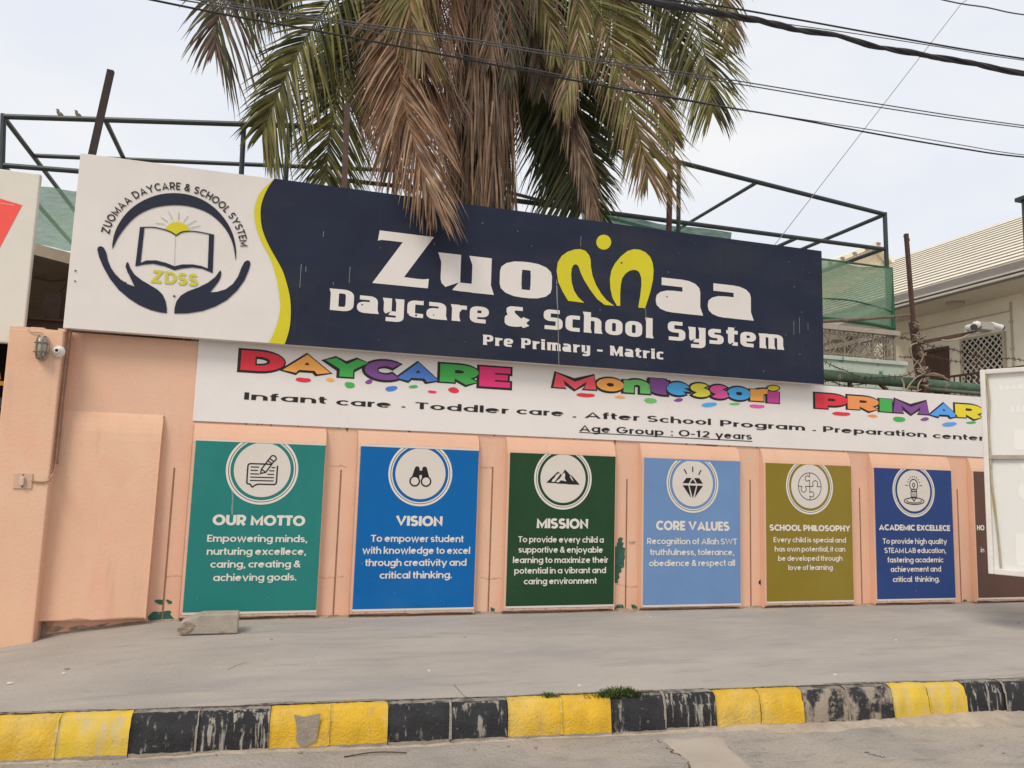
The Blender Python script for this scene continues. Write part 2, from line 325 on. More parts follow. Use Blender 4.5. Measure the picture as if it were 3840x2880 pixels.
# ---------------------------------------------------------------- kerbstones
Mky=[mat('kerb_yellow_paint',(.66,.40,.030),.75,.13,6,.7,60,[((.62,.50,.20),2.2,.46,.66,(1,1,1),.55),((.38,.30,.19),7,.57,.70,(3.2,3.2,.35),.7),((.30,.25,.2),26,.64,.70,None,.75)]),
     mat('kerb_yellow_faded',(.64,.44,.05),.75,.12,5,.4,60,[((.50,.42,.28),4.5,.48,.66,(4,4,.35),.75),((.30,.25,.2),24,.64,.70,None,.7)])]
Mkb=[mat('kerb_black_paint',(.026,.026,.028),.7,.3,9,.6,60,[((.30,.27,.23),8,.565,.64,(2.6,2.6,.6),.95),((.22,.2,.17),26,.64,.70,None,.8)]),
     mat('kerb_black_dripped',(.022,.022,.024),.7,.3,9,.6,60,[((.34,.31,.27),11,.54,.60,(3,3,.12),.95),((.25,.22,.19),24,.60,.68,None,.8)]),
     mat('kerb_black_worn',(.03,.03,.032),.8,.3,9,.7,60,[((.34,.28,.22),5,.47,.56,(1.5,1.5,1),.95),((.3,.26,.22),30,.56,.64,None,.8)])]
Mkg=mat('kerb_bare_concrete',(.32,.275,.22),.9,.15,12,.6,60)
Mkt=mat('kerb_worn_top_edge',(.26,.235,.20),.9,.25,14,.6,60,[((.05,.05,.05),9,.5,.62,None,.8)])
seams=[-1000,-760,-520,-265,-12,244,511,755,1020,1237,1453,1681,1890,2086,2270,2466,2654,2818,2975,3138,3303,3436,3575,3715,3855,3990,4120,4245,4365,4480]
kcol='BYYBBYYBBYYBBYYBBYYBBYYBBYYBB'
kcol=['B','B','B','B','Y','Y','B','B','Y','Y','B','B','Y','Y','B','B','Y','Y','B','B','Y','Y','B','B','Y','Y','B','B','Y','Y']
kcol[0:4]=['Y','Y','B','B']
def kx(px):   # seam pixel -> distance along kerb
    d=ray(px,2672-.034*px); nrm=V((-KD.y,KD.x)); o=V((0,CAMY)); t=(KA0-o).dot(nrm)/V((d.x,d.y)).dot(nrm); return (o+V((d.x,d.y))*t-KA0).dot(KD)
klab={4:('bright yellow kerbstone with faint grey drips, leftmost in the photo','Y0'),5:('bright yellow kerbstone left of the first black pair, streaked at its left end','Y1'),
6:('black kerbstone with small white dabs, left half of the leftmost black pair','B0'),7:('black kerbstone streaked with grey drips, right half of the leftmost black pair','B1'),
8:('yellow kerbstone with a large bare grey patch in its face','Y0'),9:('clean yellow kerbstone just right of the one with the bare grey patch','Y0'),
10:('black kerbstone flecked with grey, left half of the second black pair','B0'),11:('black kerbstone with grey flakes, right half of the second black pair','B0'),
12:('rough deep yellow kerbstone below the small grass sprig','Y0'),13:('smooth yellow kerbstone just left of the big grass tuft','Y0'),
14:('black kerbstone under the big green grass tuft','B0'),15:('black kerbstone with long white drips right of the grass tuft','B1'),
16:('orange yellow kerbstone with faint spots, left of the worn grey black kerbstone pair','Y0'),17:('orange yellow kerbstone with a small grey scar, touching the worn black pair','Y0'),
18:('worn black kerbstone mostly rubbed bare to grey concrete','B2'),19:('worn black kerbstone, half bare, with a black right end','B2'),
20:('lemon yellow kerbstone right of the worn black pair','Y1'),21:('lemon yellow kerbstone with a dusty grey band down its face','Y1'),
22:('black kerbstone with slanting white drips near the right edge','B1'),23:('black kerbstone with few drips, rightmost in the photo','B0')}
for i in range(4,24):
    a,b=kx(seams[i]),kx(seams[i+1]); g=.002; L,st=klab.get(i)
    lo=KA0+KD*(a+g); hi=KA0+KD*(b-g); n2=V((KD.y,-KD.x))   # towards road
    rr=random.Random(i); dz=rr.uniform(-.004,.004); dn=rr.uniform(-.006,.006)
    prof=[(0,.26),(.05,.262),(.085,.256),(.108,.242),(.122,.222),(.130,.19),(.136,.10),(.142,.045),(.145,-.12),(0,-.12)]
    prof=[(0,KZ-.002),(.045,KZ),(.08,KZ-.006),(.105,KZ-.022),(.12,KZ-.075),(.127,KZ-.08),(.134,.10),(.141,.03),(.146,-.15),(0,-.15)]
    ns=14; m=MB(); N=len(prof)
    for k in range(ns+1):
        t=k/ns; c=lo+(hi-lo)*t; end=.004 if k in (0,ns) else 0
        for q,(d,z) in enumerate(prof):
            jd=(rr.uniform(-.003,.003)+.004*math.sin(k*.9+i*2+q*.7)) if 0<q<N-1 else 0
            p=c+n2*(d+dn-end*(q>0)+jd); m.v.append(V((p.x,p.y,z+dz+(rr.uniform(-.003,.003) if q else 0)-end*.5)))
    for k in range(ns):
        for q in range(N):
            mi=0
            if q>=7: mi=1
            elif st[0]=='B' and q<2: mi=2
            elif st[0]=='Y' and q<1: mi=2 if rr.random()<.15 else 0
            m.f.append([k*N+q,k*N+(q+1)%N,(k+1)*N+(q+1)%N,(k+1)*N+q]); m.m.append(mi)
    m.f+= [list(range(N)),[ns*N+q for q in range(N)][::-1]]; m.m+=[1,1]
    pm=(Mky if st[0]=='Y' else Mkb)[int(st[1])]
    o=m.build('kerbstone',[pm,Mkg,Mkt if st[0]=='B' else pm],smooth=True,label=L,cat='kerbstone',group='painted kerbstones along the road')
    if kcol[i]==kcol[i-1]:   # mortar in the joint between two stones of one colour
        q=MB(); j=lo-KD*.003
        pr=[(d+dn+.0045,z+dz) for d,z in prof[1:8]]
        for (d,z) in pr:
            wv=rr.uniform(.003,.010); 
            for s_ in (-1,1): p=j+KD*wv*s_+n2*d; q.v.append(V((p.x,p.y,z+.002)))
        for k in range(len(pr)-1): q.f.append([2*k,2*k+1,2*k+3,2*k+2]); q.m.append(0)
        q.build('mortar_joint',Mkg if st[0]=='B' else Mky[1],o)
    if i==8:   # bare patch
        q=MB(); pts=[(1875,815),(1940,830),(2048,808),(2035,880),(2018,985),(1960,1015),(1915,1022),(1890,985),(1893,900)]
        wp=[]
        for (x,y) in pts:
            d=ray(x/1.7015,2200+y/1.7015); nn=V((-KD.y,KD.x)); oo=V((0,CAMY)); t=((KA0+n2*.150)-oo).dot(nn)/V((d.x,d.y)).dot(nn); wp.append(V((0,CAMY,CAMZ))+d*t)
        cen=sum(wp,V((0,0,0)))/len(wp)
        q.add(wp+[cen],[(k,(k+1)%len(wp),len(wp)) for k in range(len(wp))]); q.build('bare_patch',Mkg,o,label='bare grey patch where the yellow has flaked off')
# ---------------------------------------------------------------- dust, sand and cracks on the ground
Msand=mat('sandy_dust',(.48,.40,.315),.95,.14,3,.8,50,[((.36,.30,.245),7,.46,.62,None,.9),((.2,.17,.14),50,.68,.74,None,.6)])
Mcrk=mat('crack_dirt',(.085,.07,.058),.95,.3,20)
def zpave(x,y):
    t=max(0,min(1,(y-ykerb(x))/(.16-ykerb(x)))); return (KZ-.012)+(zwall(x)-KZ+.012)*t+.006*vnoise(x*1.4,t*5)*(t*(1-t)*4)
def zroad(x,y):
    d=max(0,ykerb(x)-.13-y); return -.012*min(d,3)+.010*vnoise(x*1.3,y*1.7)+.012*math.exp(-((d-.1)/.16)**2)
def drift(nm,x0,x1,edge,wfun,hfun,zf,sgn,mt,seed):
    rr=random.Random(seed); m=MB(); n=int((x1-x0)/.06); rows=5
    wv=[max(.012,wfun(x0+(x1-x0)*i/n)*rr.uniform(.65,1.3)) for i in range(n+1)]; wv=[(wv[max(0,i-1)]+wv[i]*2+wv[min(n,i+1)])/4 for i in range(n+1)]
    for i in range(n+1):
        x=x0+(x1-x0)*i/n
        for j in range(rows):
            t=j/(rows-1); y=edge(x)+sgn*wv[i]*t; m.v.append(V((x,y,zf(x,y)+(hfun(x)*(1-t)**1.6*rr.uniform(.7,1.2) if j<rows-1 else -.004))))
    for i in range(n):
        for j in range(rows-1): k=i*rows+j; m.f.append([k,k+1,k+rows+1,k+rows] if sgn<0 else [k,k+rows,k+rows+1,k+1]); m.m.append(0)
    m.build(nm,mt,smooth=True,kind='structure')
drift('wall_foot_dust',-1.85,10.5,lambda x:.064,lambda x:.05+.04*math.sin(x*2.1)+.03*math.sin(x*5.3+1),lambda x:.014+.008*math.sin(x*3.7),zpave,-1,mat('wall_foot_dirt',(.33,.27,.21),.95,.2,8,.7,50,[((.16,.13,.11),14,.52,.64,None,.8),((.5,.42,.34),9,.58,.68,None,.7)]),1)
drift('gutter_sand',-2,7.5,lambda x:ykerb(x)-.128,lambda x:.03+.03*max(0,math.sin(x*1.7+1))+max(0,x-2.3)*.06*(1+.5*math.sin(x*4)),lambda x:.012+max(0,x-2.3)*.011,zroad,-1,Msand,2)
drift('kerb_back_dirt',-3,8.5,lambda x:ykerb(x)-.03,lambda x:.035+.022*math.sin(x*3.3)+.012*math.sin(x*11),lambda x:.0,lambda x,y:KZ+.0035,1,mat('kerb_back_dirt',(.27,.235,.19),.95,.2,14,.8,60,[((.07,.06,.05),18,.50,.60,None,.9),((.40,.34,.28),11,.58,.66,None,.6)]),3)
def crack(pts,wd,zf,seed,lift=.002):
    rr=random.Random(seed); P2=cat3([V((a,b,0)) for a,b in pts],7); m=MB(); n=len(P2)
    for i,p in enumerate(P2):
        t=(P2[min(i+1,n-1)]-P2[max(i-1,0)]).normalized(); nn=V((-t.y,t.x,0)); o=nn*rr.gauss(0,wd*1.5); w_=wd*rr.uniform(.3,1.2)*(1 if 0<i<n-1 else .1)
        for s_ in (-1,1): q=p+o+nn*w_*s_; m.v.append(V((q.x,q.y,zf(q.x,q.y)+lift)))
    for i in range(n-1): m.f.append([2*i,2*i+1,2*i+3,2*i+2]); m.m.append(0)
    m.build('crack',Mcrk,kind='structure')
def g2(px,py,z=.28): p=atz(px,py,z); return (p.x,p.y)
crack([g2(1700,2545),g2(1740,2585),g2(1790,2618)],.0022,zpave,1); crack([g2(850,2500),g2(900,2480),g2(960,2470),g2(1000,2462)],.0025,zpave,6)
crack([g2(2460,2775,0),g2(2520,2810,0),g2(2570,2845,0),g2(2600,2890,0)],.010,zroad,7); crack([g2(3240,2820,0),g2(3290,2832,0),g2(3320,2838,0)],.008,zroad,9)
m_=MB(); pl=[g2(2470,2770,0),g2(2560,2772,0),g2(2690,2765,0),g2(2740,2800,0),g2(2800,2850,0),g2(2860,2920,0),g2(2620,2920,0),g2(2580,2855,0),g2(2520,2810,0)]
pl=smooth2(pl,4); cen_=(sum(p[0] for p in pl)/len(pl),sum(p[1] for p in pl)/len(pl)); nr=6
for r_ in range(nr+1):
    for p in pl: x=cen_[0]+(p[0]-cen_[0])*r_/nr; y=cen_[1]+(p[1]-cen_[1])*r_/nr; m_.v.append(V((x,y,zroad(x,y)+(.007 if r_<nr else -.003))))
n_=len(pl)
for r_ in range(nr):
    for k in range(n_): m_.f.append([r_*n_+k,r_*n_+(k+1)%n_,(r_+1)*n_+(k+1)%n_,(r_+1)*n_+k]); m_.m.append(0)
m_.build('sand_patch',mat('smooth_sand',(.42,.36,.295),.95,.08,3,.3,80),kind='structure')
rr=random.Random(77); Mclod=mat('clod',(.27,.21,.16),.95,.25,25)
for k in range(60):
    if k<16: t=k/15; px,py=2725+130*t+rr.gauss(0,12),2770+85*t+rr.gauss(0,10)
    else: px,py=rr.uniform(100,3800),rr.uniform(0,1); py=2885-py*max(10,60+ (px/3840)*110)
    c=atz(px,py,.0); z=zroad(c.x,c.y); r_=rr.uniform(.004,.013); m_=MB(); m_.lathe((c.x,c.y,z-.003),(rr.gauss(0,.3),rr.gauss(0,.3),1),[(r_*.8,0),(r_*rr.uniform(.8,1.3),r_*.5),(r_*.5,r_*1.1)],6)
    m_.build('pebble',Mclod if k%4 else Mconc,label='tiny grit pebble lying on the dusty road by the kerb',cat='pebble',group='grit pebbles on the road')
# ---------------------------------------------------------------- boundary wall
wall=thing('boundary_wall',(3.5,.2,.3),'long peach painted boundary wall with projecting slabs under the school signs','wall')
mb=MB(); mb.box(-1.9,11.5,.067,.32,-.1,2.93); mb.build('wall_body',Mpeach,wall)
posters_px=[((732.8,1655.2),(1223,1668),(1183,2287.5),(687,2296)),((1354,1676.3),(1794.8,1688),(1775.4,2274.6),(1320.5,2285.8)),
((1913.4,1695.5),(2305.7,1713.4),(2301.3,2267.9),(1896,2270.4)),((2414.7,1714.4),(2771.2,1731.8),(2779.7,2261.4),(2411.7,2268.9)),
((2869.3,1735.8),(3190,1747.7),(3200,2248),(2876.8,2256.4)),((3278.6,1755.7),(3563,1763.1),(3583.9,2239),(3288.5,2249))]
PX=[]
for a,b,c,d in posters_px:
    a,b,c,d=[at(*q,0) for q in (a,b,c,d)]; PX.append(((a.x+d.x)/2,(b.x+c.x)/2,(c.z+d.z)/2,(a.z+b.z)/2))
PX.append((8.685,9.90,.367,1.965))
def slab(x0,x1,ybot,zbot,ztop,ytop=0):
    prof=[(.065,ztop),(.050,ztop-.03),(.032,ztop-.08),(.016,ztop-.135),(.006+ytop,ztop-.185),(ytop,ztop-.26),(ybot,zbot),(ybot+.03,zbot-.006),(.066,zbot-.01)]
    rr=random.Random(int(x0*100)); m=MB(); n=len(prof); ns=8
    for k in range(ns+1):
        x=x0+(x1-x0)*k/ns
        for i,(y,z) in enumerate(prof): m.v.append(V((x,y,z+(rr.uniform(-.012,.012) if i>=6 else 0))))
    for k in range(ns):
        for i in range(n-1): m.f.append([k*n+i,k*n+i+1,(k+1)*n+i+1,(k+1)*n+i]); m.m.append(0)
    m.f+=[list(range(n)),[ns*n+i for i in range(n)][::-1]]; m.m+=[0,0]; return m
slab(-1.9,-1.02,-.05,.335,2.20).build('raised_slab',Mpeach2,wall,bevel=.012)
for x0,x1,z0,z1 in PX:
    slab(x0-.035,x1+.006,0,.325,2.145).build('raised_slab',Mpeach,wall,bevel=.01)
    m=MB(); m.box(x0-.03,x1+.002,-.003,.03,.330,z0-.012); m.build('rough_lip',Mlip,wall)
GR=[((651.6,1753.7),(610,2325)),((1281.7,1761.5),(1246.5,2308)),((1847,1751.5),(1831,2296)),((2348.5,1796),(2348,2286)),((2812,1799),(2817,2279)),((3223.9,1828.8),(3232,2271)),((3587,1834),(3607.8,2264))]
for a,b in GR:
    a,b=at(*a,.065),at(*b,.065); x=(a.x+b.x)/2; m=MB(); m.box(x-.007,x+.007,.063,.1,b.z,a.z); m.build('expansion_joint',Mgroove,wall)
def chip(pts,ox,oy,s,mt,Y=.064,nm='paint_chip',k=2):
    p=smooth2(pw(pts,Y,ox,oy,s),k); rr=random.Random(len(pts)+int(pts[0][0])); p=[(x+rr.uniform(-.005,.005),z+rr.uniform(-.005,.005)) for x,z in p]
    m=MB(); flat(m,[p],Y,0,1); m.build(nm,mt,wall)
for pts in ([(985,88),(1040,85),(1035,112),(1000,108)],[(1060,82),(1085,85),(1097,105),(1075,112)],[(1128,10),(1132,40),(1150,90),(1135,108),(1112,95),(1122,50)],[(945,190),(980,160),(1040,160),(1090,150),(1085,175),(1110,205),(1100,232),(1040,228),(960,220)]): chip(pts,0,2200,1.7015,Mgreen)
chip([(1060,833),(1078,840),(1070,868),(1082,880),(1078,905),(1096,918),(1090,955),(1094,990),(1084,1010),(1090,1040),(1086,1062),(1068,1072),(1066,1098),(1050,1110),(1052,1140),(1040,1155),(1042,1182),(1005,1178),(1005,905),(1030,900),(1032,880),(1042,868),(1038,848)],1800,1600,2.0109,Mgreen,k=1)
for pts in ([(1050,1340),(1080,1345),(1075,1390),(1010,1390),(1020,1355)],[(1140,1340),(1185,1355),(1180,1385),(1150,1378)],[(80,1362),(110,1372),(105,1400),(85,1400)]): chip(pts,1800,1600,2.0109,Mgreen)
chip([(1118,868),(1170,868),(1160,885),(1130,880)],1800,1600,2.0109,Mgrime)
chip([(1765,1300),(1800,1330),(1875,1315),(1875,1345),(1750,1340)],2740,1600,2.0109,Mgreen)
chip([(228,1150),(244,1175),(236,1197),(212,1178)],2740,1600,2.0109,Mblack,nm='broken_hole')
chip([(255,215),(290,225),(350,228),(330,250),(420,258),(350,290),(300,300),(255,335)],0,2200,1.7015,Mgrime)
chip([(430,262),(520,245),(560,255),(700,230),(660,250),(560,266),(470,285)],0,2200,1.7015,Mgrime)
for pts in ([(878,160),(885,160),(884,175)],[(1185,165),(1205,165),(1196,200),(1190,200)],[(820,150),(850,152),(845,165)]): chip(pts,600,1500,1.7015,Mrust,Y=.062)
for pts in ([(1010,98),(1025,98),(1018,150),(1012,155)],[(1640,125),(1800,135),(1790,145),(1760,190),(1755,150),(1650,140)],[(300,62),(360,66),(350,75)],[(420,70),(520,75),(500,82)],[(450,140),(470,150),(465,185)]): chip(pts,1800,1600,2.0109,Mrust,Y=.061)
for k in range(26):   # small grime specks and drips below the strip and along the foot of the wall
    x=rnd.uniform(-.7,8.4); m=MB(); h=rnd.uniform(.01,.05); wd=rnd.uniform(.004,.02)
    z=2.155 if k<13 else rnd.uniform(.31,.36)
    if k>=13 and any(a-.04<x<b+.02 for a,b,_,_ in PX): continue
    flat(m,[smooth2([(x-wd,z),(x+wd*.8,z+.004),(x+wd*.4,z-h*.6),(x,z-h),(x-wd*.5,z-h*.4)],2)],.0632,0,1); m.build('stain',Mrust if k<13 else Mgrime,wall)
for L,Y in (([(1180,2160),(1225,2168),(1290,2160)],.063),([(1800,2165),(1850,2172),(1895,2166)],.063),([(2310,2190),(2360,2200),(2415,2196)],.063),([(190,2190),(300,2185),(420,2188),(520,2170)],-.034),([(1795,1750),(1850,1755)],.063),([(1240,1745),(1300,1752)],.063),([(620,2168),(660,2160),(700,2166)],.063)):
    rr=random.Random(int(L[0][0])); P2=cat3([at(x,y,Y) for x,y in L],6); m=MB(); n=len(P2)
    for k,p in enumerate(P2):
        dz=rr.gauss(0,.006); wv=.0022*rr.uniform(.3,1.1)
        m.v+= [V((p.x,Y,p.z+dz-wv)),V((p.x,Y,p.z+dz+wv))]
    for k in range(n-1): m.f.append([2*k,2*k+2,2*k+3,2*k+1]); m.m.append(0)
    m.build('hairline_crack',mat('crack_line',(.30,.18,.12),.9,.2,20) if 'crack_line' not in bpy.data.materials else bpy.data.materials['crack_line'],wall)
# gate pillar
pil=thing('gate_pillar',(-2.1,0,.1),'peach gate pillar at the left end of the wall carrying a caged lamp','pillar')
m=MB(); m.box(-2.315,-1.885,-.16,.3,-.1,2.90)
m.build('pillar_shaft',Mpeach2,pil,bevel=.012)
m=MB(); rr=random.Random(3)
for k in range(8): x=-2.31+.054*k; m.box(x,x+.0535,-.158,.12,2.895,2.905+rr.uniform(.0,.02))
m.build('chipped_cap',Mpeach2,pil)
# ---------------------------------------------------------------- wall posters
pcol=[(33,112,106),(0,88,150),(28,60,35),(98,128,168),(124,107,36),(38,60,112),(86,62,52)]
plabel=['teal poster headed OUR MOTTO with a notebook and pencil emblem','bright blue poster headed VISION with a binoculars emblem','dark green poster headed MISSION with a mountain emblem',
'pale blue poster headed CORE VALUES with a diamond emblem','olive poster headed SCHOOL PHILOSOPHY with a jigsaw emblem','navy blue poster headed ACADEMIC EXCELLECE with a light bulb emblem','brown poster half hidden behind the white sign board at the right edge']
rings=[((846.8,1758.6),(1119,1758.6),(982,1892.6)),((1456.3,1776.2),(1696,1776.2),(1575.6,1898.5)),((2002.9,1793.9),(2218.7,1796.4),(2112.3,1910.8)),((2499.7,1813.8),(2694.1,1816.3),(2598,1923.2)),((2947.4,1818.8),(3123.4,1821.3),(3038.4,1929.2)),((3346.7,1828.8),(3504.3,1833.7),(3428.7,1939.2))]
ptext=[[('OUR MOTTO',(795.7,1970),(1143.6,1970),1932),('Empowering minds,',(776,2033),(1152.5,2032),2006.6),('nurturing excellece,',(774.5,2080.7),(1147.7,2080.7)),('caring, creating &',(788,2128.9),(1127,2127.7)),('achieving goals.',(798.6,2178.8),(1111,2177))],
[('VISION',(1483.3,1972),(1659,1972),1935),('To empower student',(1390.5,2033),(1738.4,2032),2007),('with knowledge to excel',(1358,2079),(1762.5,2074.8)),('through creativity and',(1368.7,2124.7),(1749,2120)),('critical thinking.',(1422.8,2170),(1694.3,2168))],
[('MISSION',(2012.3,1980.4),(2205.3,1982),1944),('To provide every child a',(1943.2,2032.6),(2264,2036),2010),('supportive & enjoyable',(1944,2071.4),(2261,2073.4)),('learning to maximize their',(1923.3,2109.7),(2279.9,2112.2)),('potential in a vibrant and',(1928.3,2149.5),(2272.4,2151)),('caring environment',(1964,2189.3),(2237.6,2190.3))],
[('CORE VALUES',(2460,1987.9),(2735.9,1989.4),1954),('Recognition of Allah SWT',(2426.6,2041),(2763.7,2041.6),2017.7),('truthfulness, tolerance,',(2437.5,2081.4),(2753.8,2082.4)),('obedience & respect all',(2434,2123.6),(2756.3,2122))],
[('SCHOOL PHILOSOPHY',(2885.7,1989.4),(3189,1992.9),1967),('Every child is special and',(2900.6,2034),(3172.6,2034),2015),('has own potential, it can',(2905,2068.4),(3170,2068.4)),('be developed through',(2918,2102.3),(3159.2,2103.8)),('love of learning',(2956.3,2137),(3123,2138))],
[('ACADEMIC EXCELLECE',(3296,1988.9),(3563,1989.4),1968),('To provide high quality',(3310.4,2039),(3551.6,2040),2019),('STEAM LAB education,',(3316.9,2074),(3548,2074)),('fastering academic',(3328.3,2108.7),(3538,2109.7)),('achievement and',(3340.2,2144.5),(3529.2,2143.5)),('critical  thinking.',(3348.2,2182.8),(3524.2,2180.8))],
[('HO',(3663.5,1988),(3692,1988.5),1969),('in',(3678.4,2071.4),(3691,2071.4),2053)]]
def T(pts,c,r): return [(c[0]+x*r,c[1]+y*r) for x,y in pts]
def icon(i):   # (list of dark polys, list of light polys on top), unit disc
    D=[];W_=[]; S=lambda p,t=.05,cl=False: D.extend(stroke(p,t,t,cl,0 if cl else t/2))
    if i==0:
        S(roundp([(.3,.21),(-.52,.21),(-.52,-.53),(-.38,-.53),(-.34,-.66),(-.18,-.53),(.52,-.53),(.52,.14)],.1,False)); 
        for y,a,b in ((.09,-.4,-.14),(-.03,-.4,-.18),(-.16,-.4,-.12),(-.16,.2,.4),(-.28,-.4,.4),(-.40,-.4,.4),(.09,.33,.42),(-.03,.26,.4)): S([(a,y),(b,y)],.04)
        S([(-.06,-.14),(-.04,.02),(.22,.42),(.38,.32),(.12,-.09)],.045,True); S([(-.04,.02),(.12,-.09)],.04); S([(.16,.34),(.32,.24)],.04); S(roundp([(.24,.45),(.3,.54),(.42,.52),(.47,.4),(.4,.33)],.05,False),.045)
    elif i==1:
        for s in (-1,1):
            D.append([(s*.38,-.25),(s*.24,.22),(s*.2,.28),(s*.1,.28),(s*.05,.2),(s*.05,-.25)]); D.append(arc(s*.225,-.3,.215,.215,0,360,20)[:-1]); W_.append(arc(s*.225,-.3,.155,.155,0,360,20)[:-1])
        D.append([(-.1,-.05),(.1,-.05),(.1,.12),(-.1,.12)])
    elif i==2:
        q=lambda L:[((x-626)/170,(400-y)/170) for x,y in L]
        D.append(q([(500,432),(585,352),(638,395),(752,440)])); D.append(q([(575,436),(638,336),(690,385),(752,440)])); D.append(q([(660,440),(688,375),(752,440)]))
        W_+= [q([(592,362),(602,372),(560,425),(538,425),(548,405),(558,400),(570,378)]),q([(620,370),(634,358),(640,375),(636,398),(650,420),(610,412),(590,428),(570,425),(600,400)]),q([(674,385),(682,380),(705,418),(692,410)])]
    elif i==3:
        q=lambda L:[((x-1605)/150,(438-y)/150) for x,y in L]
        D+=[q(L) for L in ([(1530,438),(1558,403),(1595,403),(1575,438)],[(1680,438),(1652,403),(1615,403),(1635,438)],[(1605,410),(1626,438),(1584,438)],[(1530,452),(1572,452),(1592,532)],[(1580,452),(1630,452),(1605,535)],[(1638,452),(1680,452),(1618,532)])]
        for a,b in (((1543,350),(1557,374)),((1604,333),(1604,360)),((1664,353),(1650,376))): S(q([a,b]),.055)
    elif i==4:
        S(arc(0,0,.62,.62,0,360,36)[:-1],.03,True)
        S([(0,.62),(0,.45)]+arc(-.13,.36,.12,.12,40,320,12)+[(0,.27),(0,-.25)]+arc(.1,-.36,.12,.12,140,-140,12)+[(0,-.47),(0,-.62)],.03)
        S([(-.62,0),(-.48,0)]+arc(-.33,-.13,.14,.14,130,410,12)+[(-.2,0),(.16,0)]+arc(.3,.13,.14,.14,220,-50,12)+[(.42,0),(.62,0)],.03)
    elif i==5:
        S(arc(0,.28,.24,.28,-50,230,20),.045); S([(-.15,.07),(-.15,-.02),(.15,-.02),(.15,.07)],.045,True); S([(-.17,-.02),(-.17,-.3),(0,-.5),(.17,-.3),(.17,-.02)],.045); S([(-.06,-.04),(-.06,-.3)],.035); S([(.06,-.04),(.06,-.3)],.035); S([(-.17,-.3),(.17,-.3)],.03)
        S(arc(0,.28,.07,.09,0,360,12)[:-1],.04,True); S([(0,.18),(0,.08)],.04); S(arc(0,-.5,.6,.16,0,360,28)[:-1],.045,True); S(arc(0,-.5,.44,.09,-200,20,20),.04)
        for a in range(20,180,20): S([(math.cos(R(a))*.36,.28+math.sin(R(a))*.4),(math.cos(R(a))*.39,.28+math.sin(R(a))*.43)],.04)
        S([(-.5,.26),(-.36,.26)],.035); S([(.36,.26),(.5,.26)],.035)
    return D,W_
Mhead=flexmat('poster_lettering',(.70,.66,.60),.03)
for i,(x0,x1,z0,z1) in enumerate(PX):
    pr=random.Random(i+40); rgb=P(*pcol[i]); t=thing('poster',((x0+x1)/2,0,z0),plabel[i],'poster','posters on the wall slabs')
    fade=((min(1,rgb[0]*1.2+.03),min(1,rgb[1]*1.2+.03),min(1,rgb[2]*1.2+.03)),1.3,.5,.8,(1,1,.6),.35)
    mt=flexmat('poster_flex_%d'%i,rgb,.05,[fade,((.5,.47,.42),60,.74,.77,(1.5,1,.6),.3)])
    m=MB(); zt=z1+(.012 if i<2 else 0)
    m.box(x0,x1,-.006,-.001,z0-.0,z1); m.build('printed_sheet',mt,t)
    m=MB(); m.box(x0-.004,x1+.003,-.008,-.0015,z0-.022,z0-.002)
    m.build('white_margin',Mcream,t)
    if i<2: m=MB(); m.box(x0,x1,-.0075,-.001,z1+.001,z1+.014+.006*i); m.build('white_margin',Mcream,t)
    if i<6:
        a,b,c=[at(*q,-.009) for q in rings[i]]; r=(b.x-a.x)/2; cc=((a.x+b.x)/2,c.z+r); zc=z1-.003
        if i==3: zc=z1-.02
        m=MB()
        def ann(r0,r1,Y,mi):
            A=arc(0,0,r0,r0,0,360,72); B=arc(0,0,r1,r1,0,360,72)
            pol=[clip(T([A[k],B[k],B[k+1],A[k+1]],cc,1),zc) for k in range(72)]
            flat(m,[p for p in pol if len(p)>2],Y,mi)
        ann(r*.935,r,-.009,0); ann(r*.875,r*.915,-.009,0); ann(r*.905,r*.945,-.0085,1)
        m.build('emblem_ring',[Mhead,Mblack],t)
        m=MB(); dk=clip(T(arc(0,0,r*.785,r*.785,0,360,60)[:-1],cc,1),zc); flat(m,[dk],-.009,0)
        m.build('emblem_disc',Mcream,t)
        D,W2=icon(i); s=r*.785; m=MB(); flat(m,[T(p,cc,s) for p in D],-.011,0); 
        if W2: flat(m,[T(p,cc,s) for p in W2],-.0125,1)
        m.build('emblem_picture',[Mblack,Mcream],t)
    h=0
    for k,L in enumerate(ptext[i]):
        hd=bd=MB()
        if k==0: text(hd,L[0],L[1],L[2],L[3],-.009,'R',.205,.175,.025,.26)
        else:
            if len(L)>3: h=text(bd,L[0],L[1],L[2],L[3],-.009,'R',.135,.115,.045,.19)
            else: text(bd,L[0],L[1],L[2],h,-.009,'R',.135,.115,.045,.19)
        hd.build('heading' if k==0 else 'text_line',Mhead,t)
    m=MB()
    for k in range(pr.randint(4,8)):   # scuffs
        x=pr.uniform(x0+.05,x1-.05); z=pr.uniform(z0+.03,z0+.45); a=pr.uniform(.004,.012); hh=a*pr.uniform(1,2.6)
        flat(m,[[(x-a*.4,z),(x+a*.3,z+hh*.1),(x+a*.4,z+hh),(x-a*.2,z+hh*.8)]],-.0078,0)
    if i==0:
        flat(m,[pw([(456,575),(466,575),(470,620),(466,735),(456,735),(453,690),(460,650)],-.0082,600,1500,1.7015)],-.0082,0)
    m.build('scuff',flexmat('scuff_%d'%i,[min(.6,c*.6+.16) for c in rgb],.1),t)
